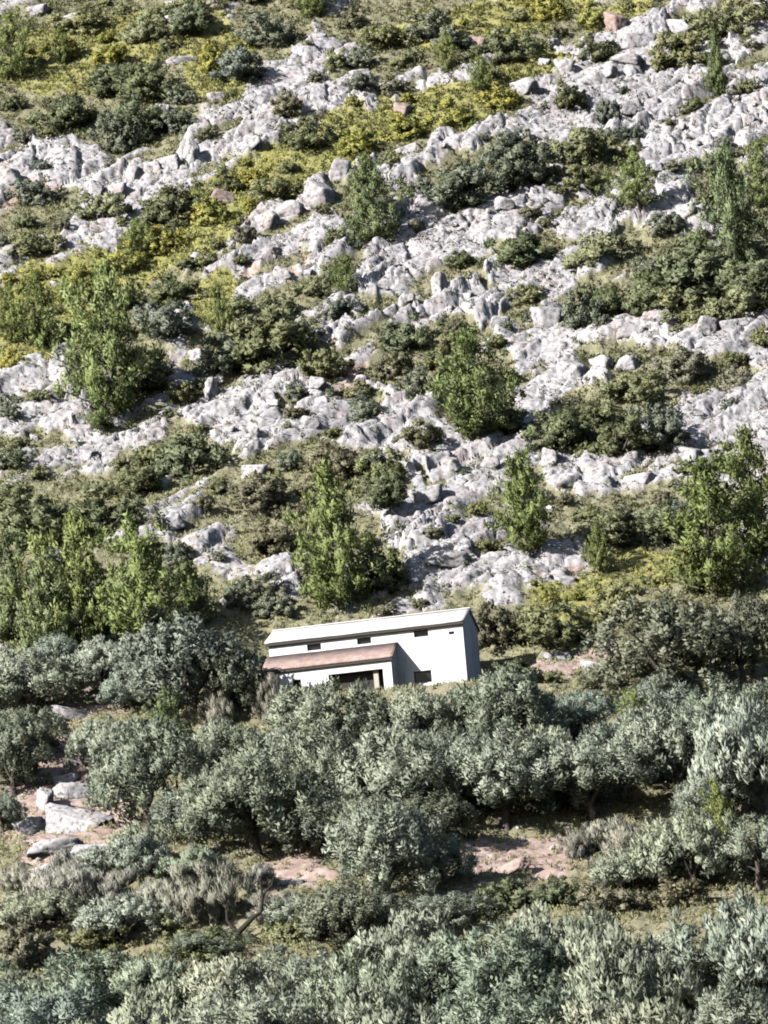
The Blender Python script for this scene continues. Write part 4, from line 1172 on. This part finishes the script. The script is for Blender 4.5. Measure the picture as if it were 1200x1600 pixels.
# loose stones, one mesh
import bmesh
b_ = bmesh.new(); bmesh.ops.create_icosphere(b_, subdivisions=2, radius=0.5)
IV = np.array([v.co[:] for v in b_.verts]); IF = np.array([[v.index for v in f.verts] for f in b_.faces]); b_.free()
def stones(n):
    x, y = scatter(n, -34, 34, 340, 520)
    m_ = masks(x, y); keep = (rng.random(n) > m_[V] * 0.98) & (fbm(x / 2.5, y / 3.0, 87, 2) > -0.08) & (rng.random(n) > (y < 402) * 0.6)
    x, y = x[keep], y[keep]; m_ = {k: v[keep] for k, v in m_.items()}
    dz, _ = disp(x, y, m_)
    z = T(x, y) + dz
    k = len(x)
    s = 0.10 + 0.34 * rng.random(k) ** 3
    P = np.repeat(IV[None], k, 0)
    nn = rng.normal(size=(k, 6, 3)); nn /= np.linalg.norm(nn, axis=2)[:, :, None]
    D_ = IV / np.linalg.norm(IV, axis=1)[:, None]
    rad = np.full((k, len(IV)), 0.6)
    for q in range(6):
        dt = np.einsum('vj,kj->kv', D_, nn[:, q]); rad = np.where(dt > 0.1, np.minimum(rad, (0.27 + 0.13 * rng.random((k, 1))) / np.maximum(dt, 0.1)), rad)
    P = D_[None] * rad[:, :, None] * s[:, None, None] * np.stack([1.1 + 0 * s, 1 + 0 * s, 0.75 + 0.8 * rng.random(k)], 1)[:, None, :]
    P = P + np.stack([x, y, z + s * 0.12], 1)[:, None, :]
    F_ = IF[None] + (np.arange(k) * len(IV))[:, None, None]
    return P.reshape(-1, 3), F_.reshape(-1, 3)
v, f = stones(3500)
tag(obj('loose_stones', mesh_np('loose_stones', v, f, M['rock'])), 'countless small pale limestone fragments littering the rocky slope', 'stones', None, 'stuff')

def tufts(name, n, x0, x1, y0, y1, pick, per, ll, lw, spread, matn, label, cat, upb=0.8):
    x, y = scatter(n, x0, x1, y0, y1)
    m_ = masks(x, y); keep = rng.random(n) < pick(m_, x, y)
    x, y = x[keep], y[keep]; m_ = {k: v[keep] for k, v in m_.items()}
    u, v = ux(x, y); k2 = ~((u > -0.4) & (u < HL + 0.3) & (v > -2.3) & (v < HD + 0.2)); x, y = x[k2], y[k2]; m_ = {k: q[k2] for k, q in m_.items()}
    z = T(x, y) + disp(x, y, m_)[0]
    sz = spread * (0.5 + rng.random(len(x)))
    cent = np.stack([x, y, z + sz * 0.4], 1); rad = np.stack([sz, sz, sz * 0.7], 1)
    vv, ff, nn_, tt = leaves(cent, rad, per, ll, lw, upb, 0.2)
    nn_ = nn_ * 0.7 + np.array([0, -0.2, 0.5]); nn_ /= np.linalg.norm(nn_, axis=1)[:, None]
    tag(obj(name, mesh_np(name, vv, ff, M[matn], nn_, tt)), label, cat, None, 'stuff')
    print(name, len(ff))
gX = (-33, 33, 342, 516)
tufts('dry_grass', 60000, *gX, lambda m_, x, y: np.clip(m_[V] * 0.9 + m_[S] * 0.3 + 0.05, 0, 1), 9, 0.24, 0.06, 0.22, 'grass', 'dry grass and herbs between the rocks and shrubs', 'grass')
tufts('low_scrub', 52000, *gX, lambda m_, x, y: np.clip(m_[V] * 0.8 * (1 - m_[Y] * 0.5) * sstep(-0.25, 0.15, fbm(x / 2.5, y / 3.5, 15, 3)) + 0.06 * (y > 402), 0, 1), 16, 0.20, 0.09, 0.30, 'scrub', 'low olive-green scrub carpeting the slope', 'scrub', 0.3)
tufts('yellow_scrub', 44000, *gX, lambda m_, x, y: np.clip(m_[Y] * 0.95, 0, 1) * (fbm(x / 1.5, y / 2, 5, 2) > -0.22), 16, 0.2, 0.08, 0.28, 'yellow', 'low yellow flowering broom carpeting the diagonal band', 'broom', 0.4)
tufts('thyme_cushions', 26000, *gX, lambda m_, x, y: 0.42 * (y > 402) * (1 - m_[V]) * (fbm(x / 1.2, y / 1.5, 35, 2) > -0.05) + 0.35 * m_[V], 16, 0.15, 0.07, 0.24, 'oak_grey', 'tiny grey-green cushion plants in the rock crevices', 'ground cover', 0.2)
print('objects', len(bpy.data.objects))
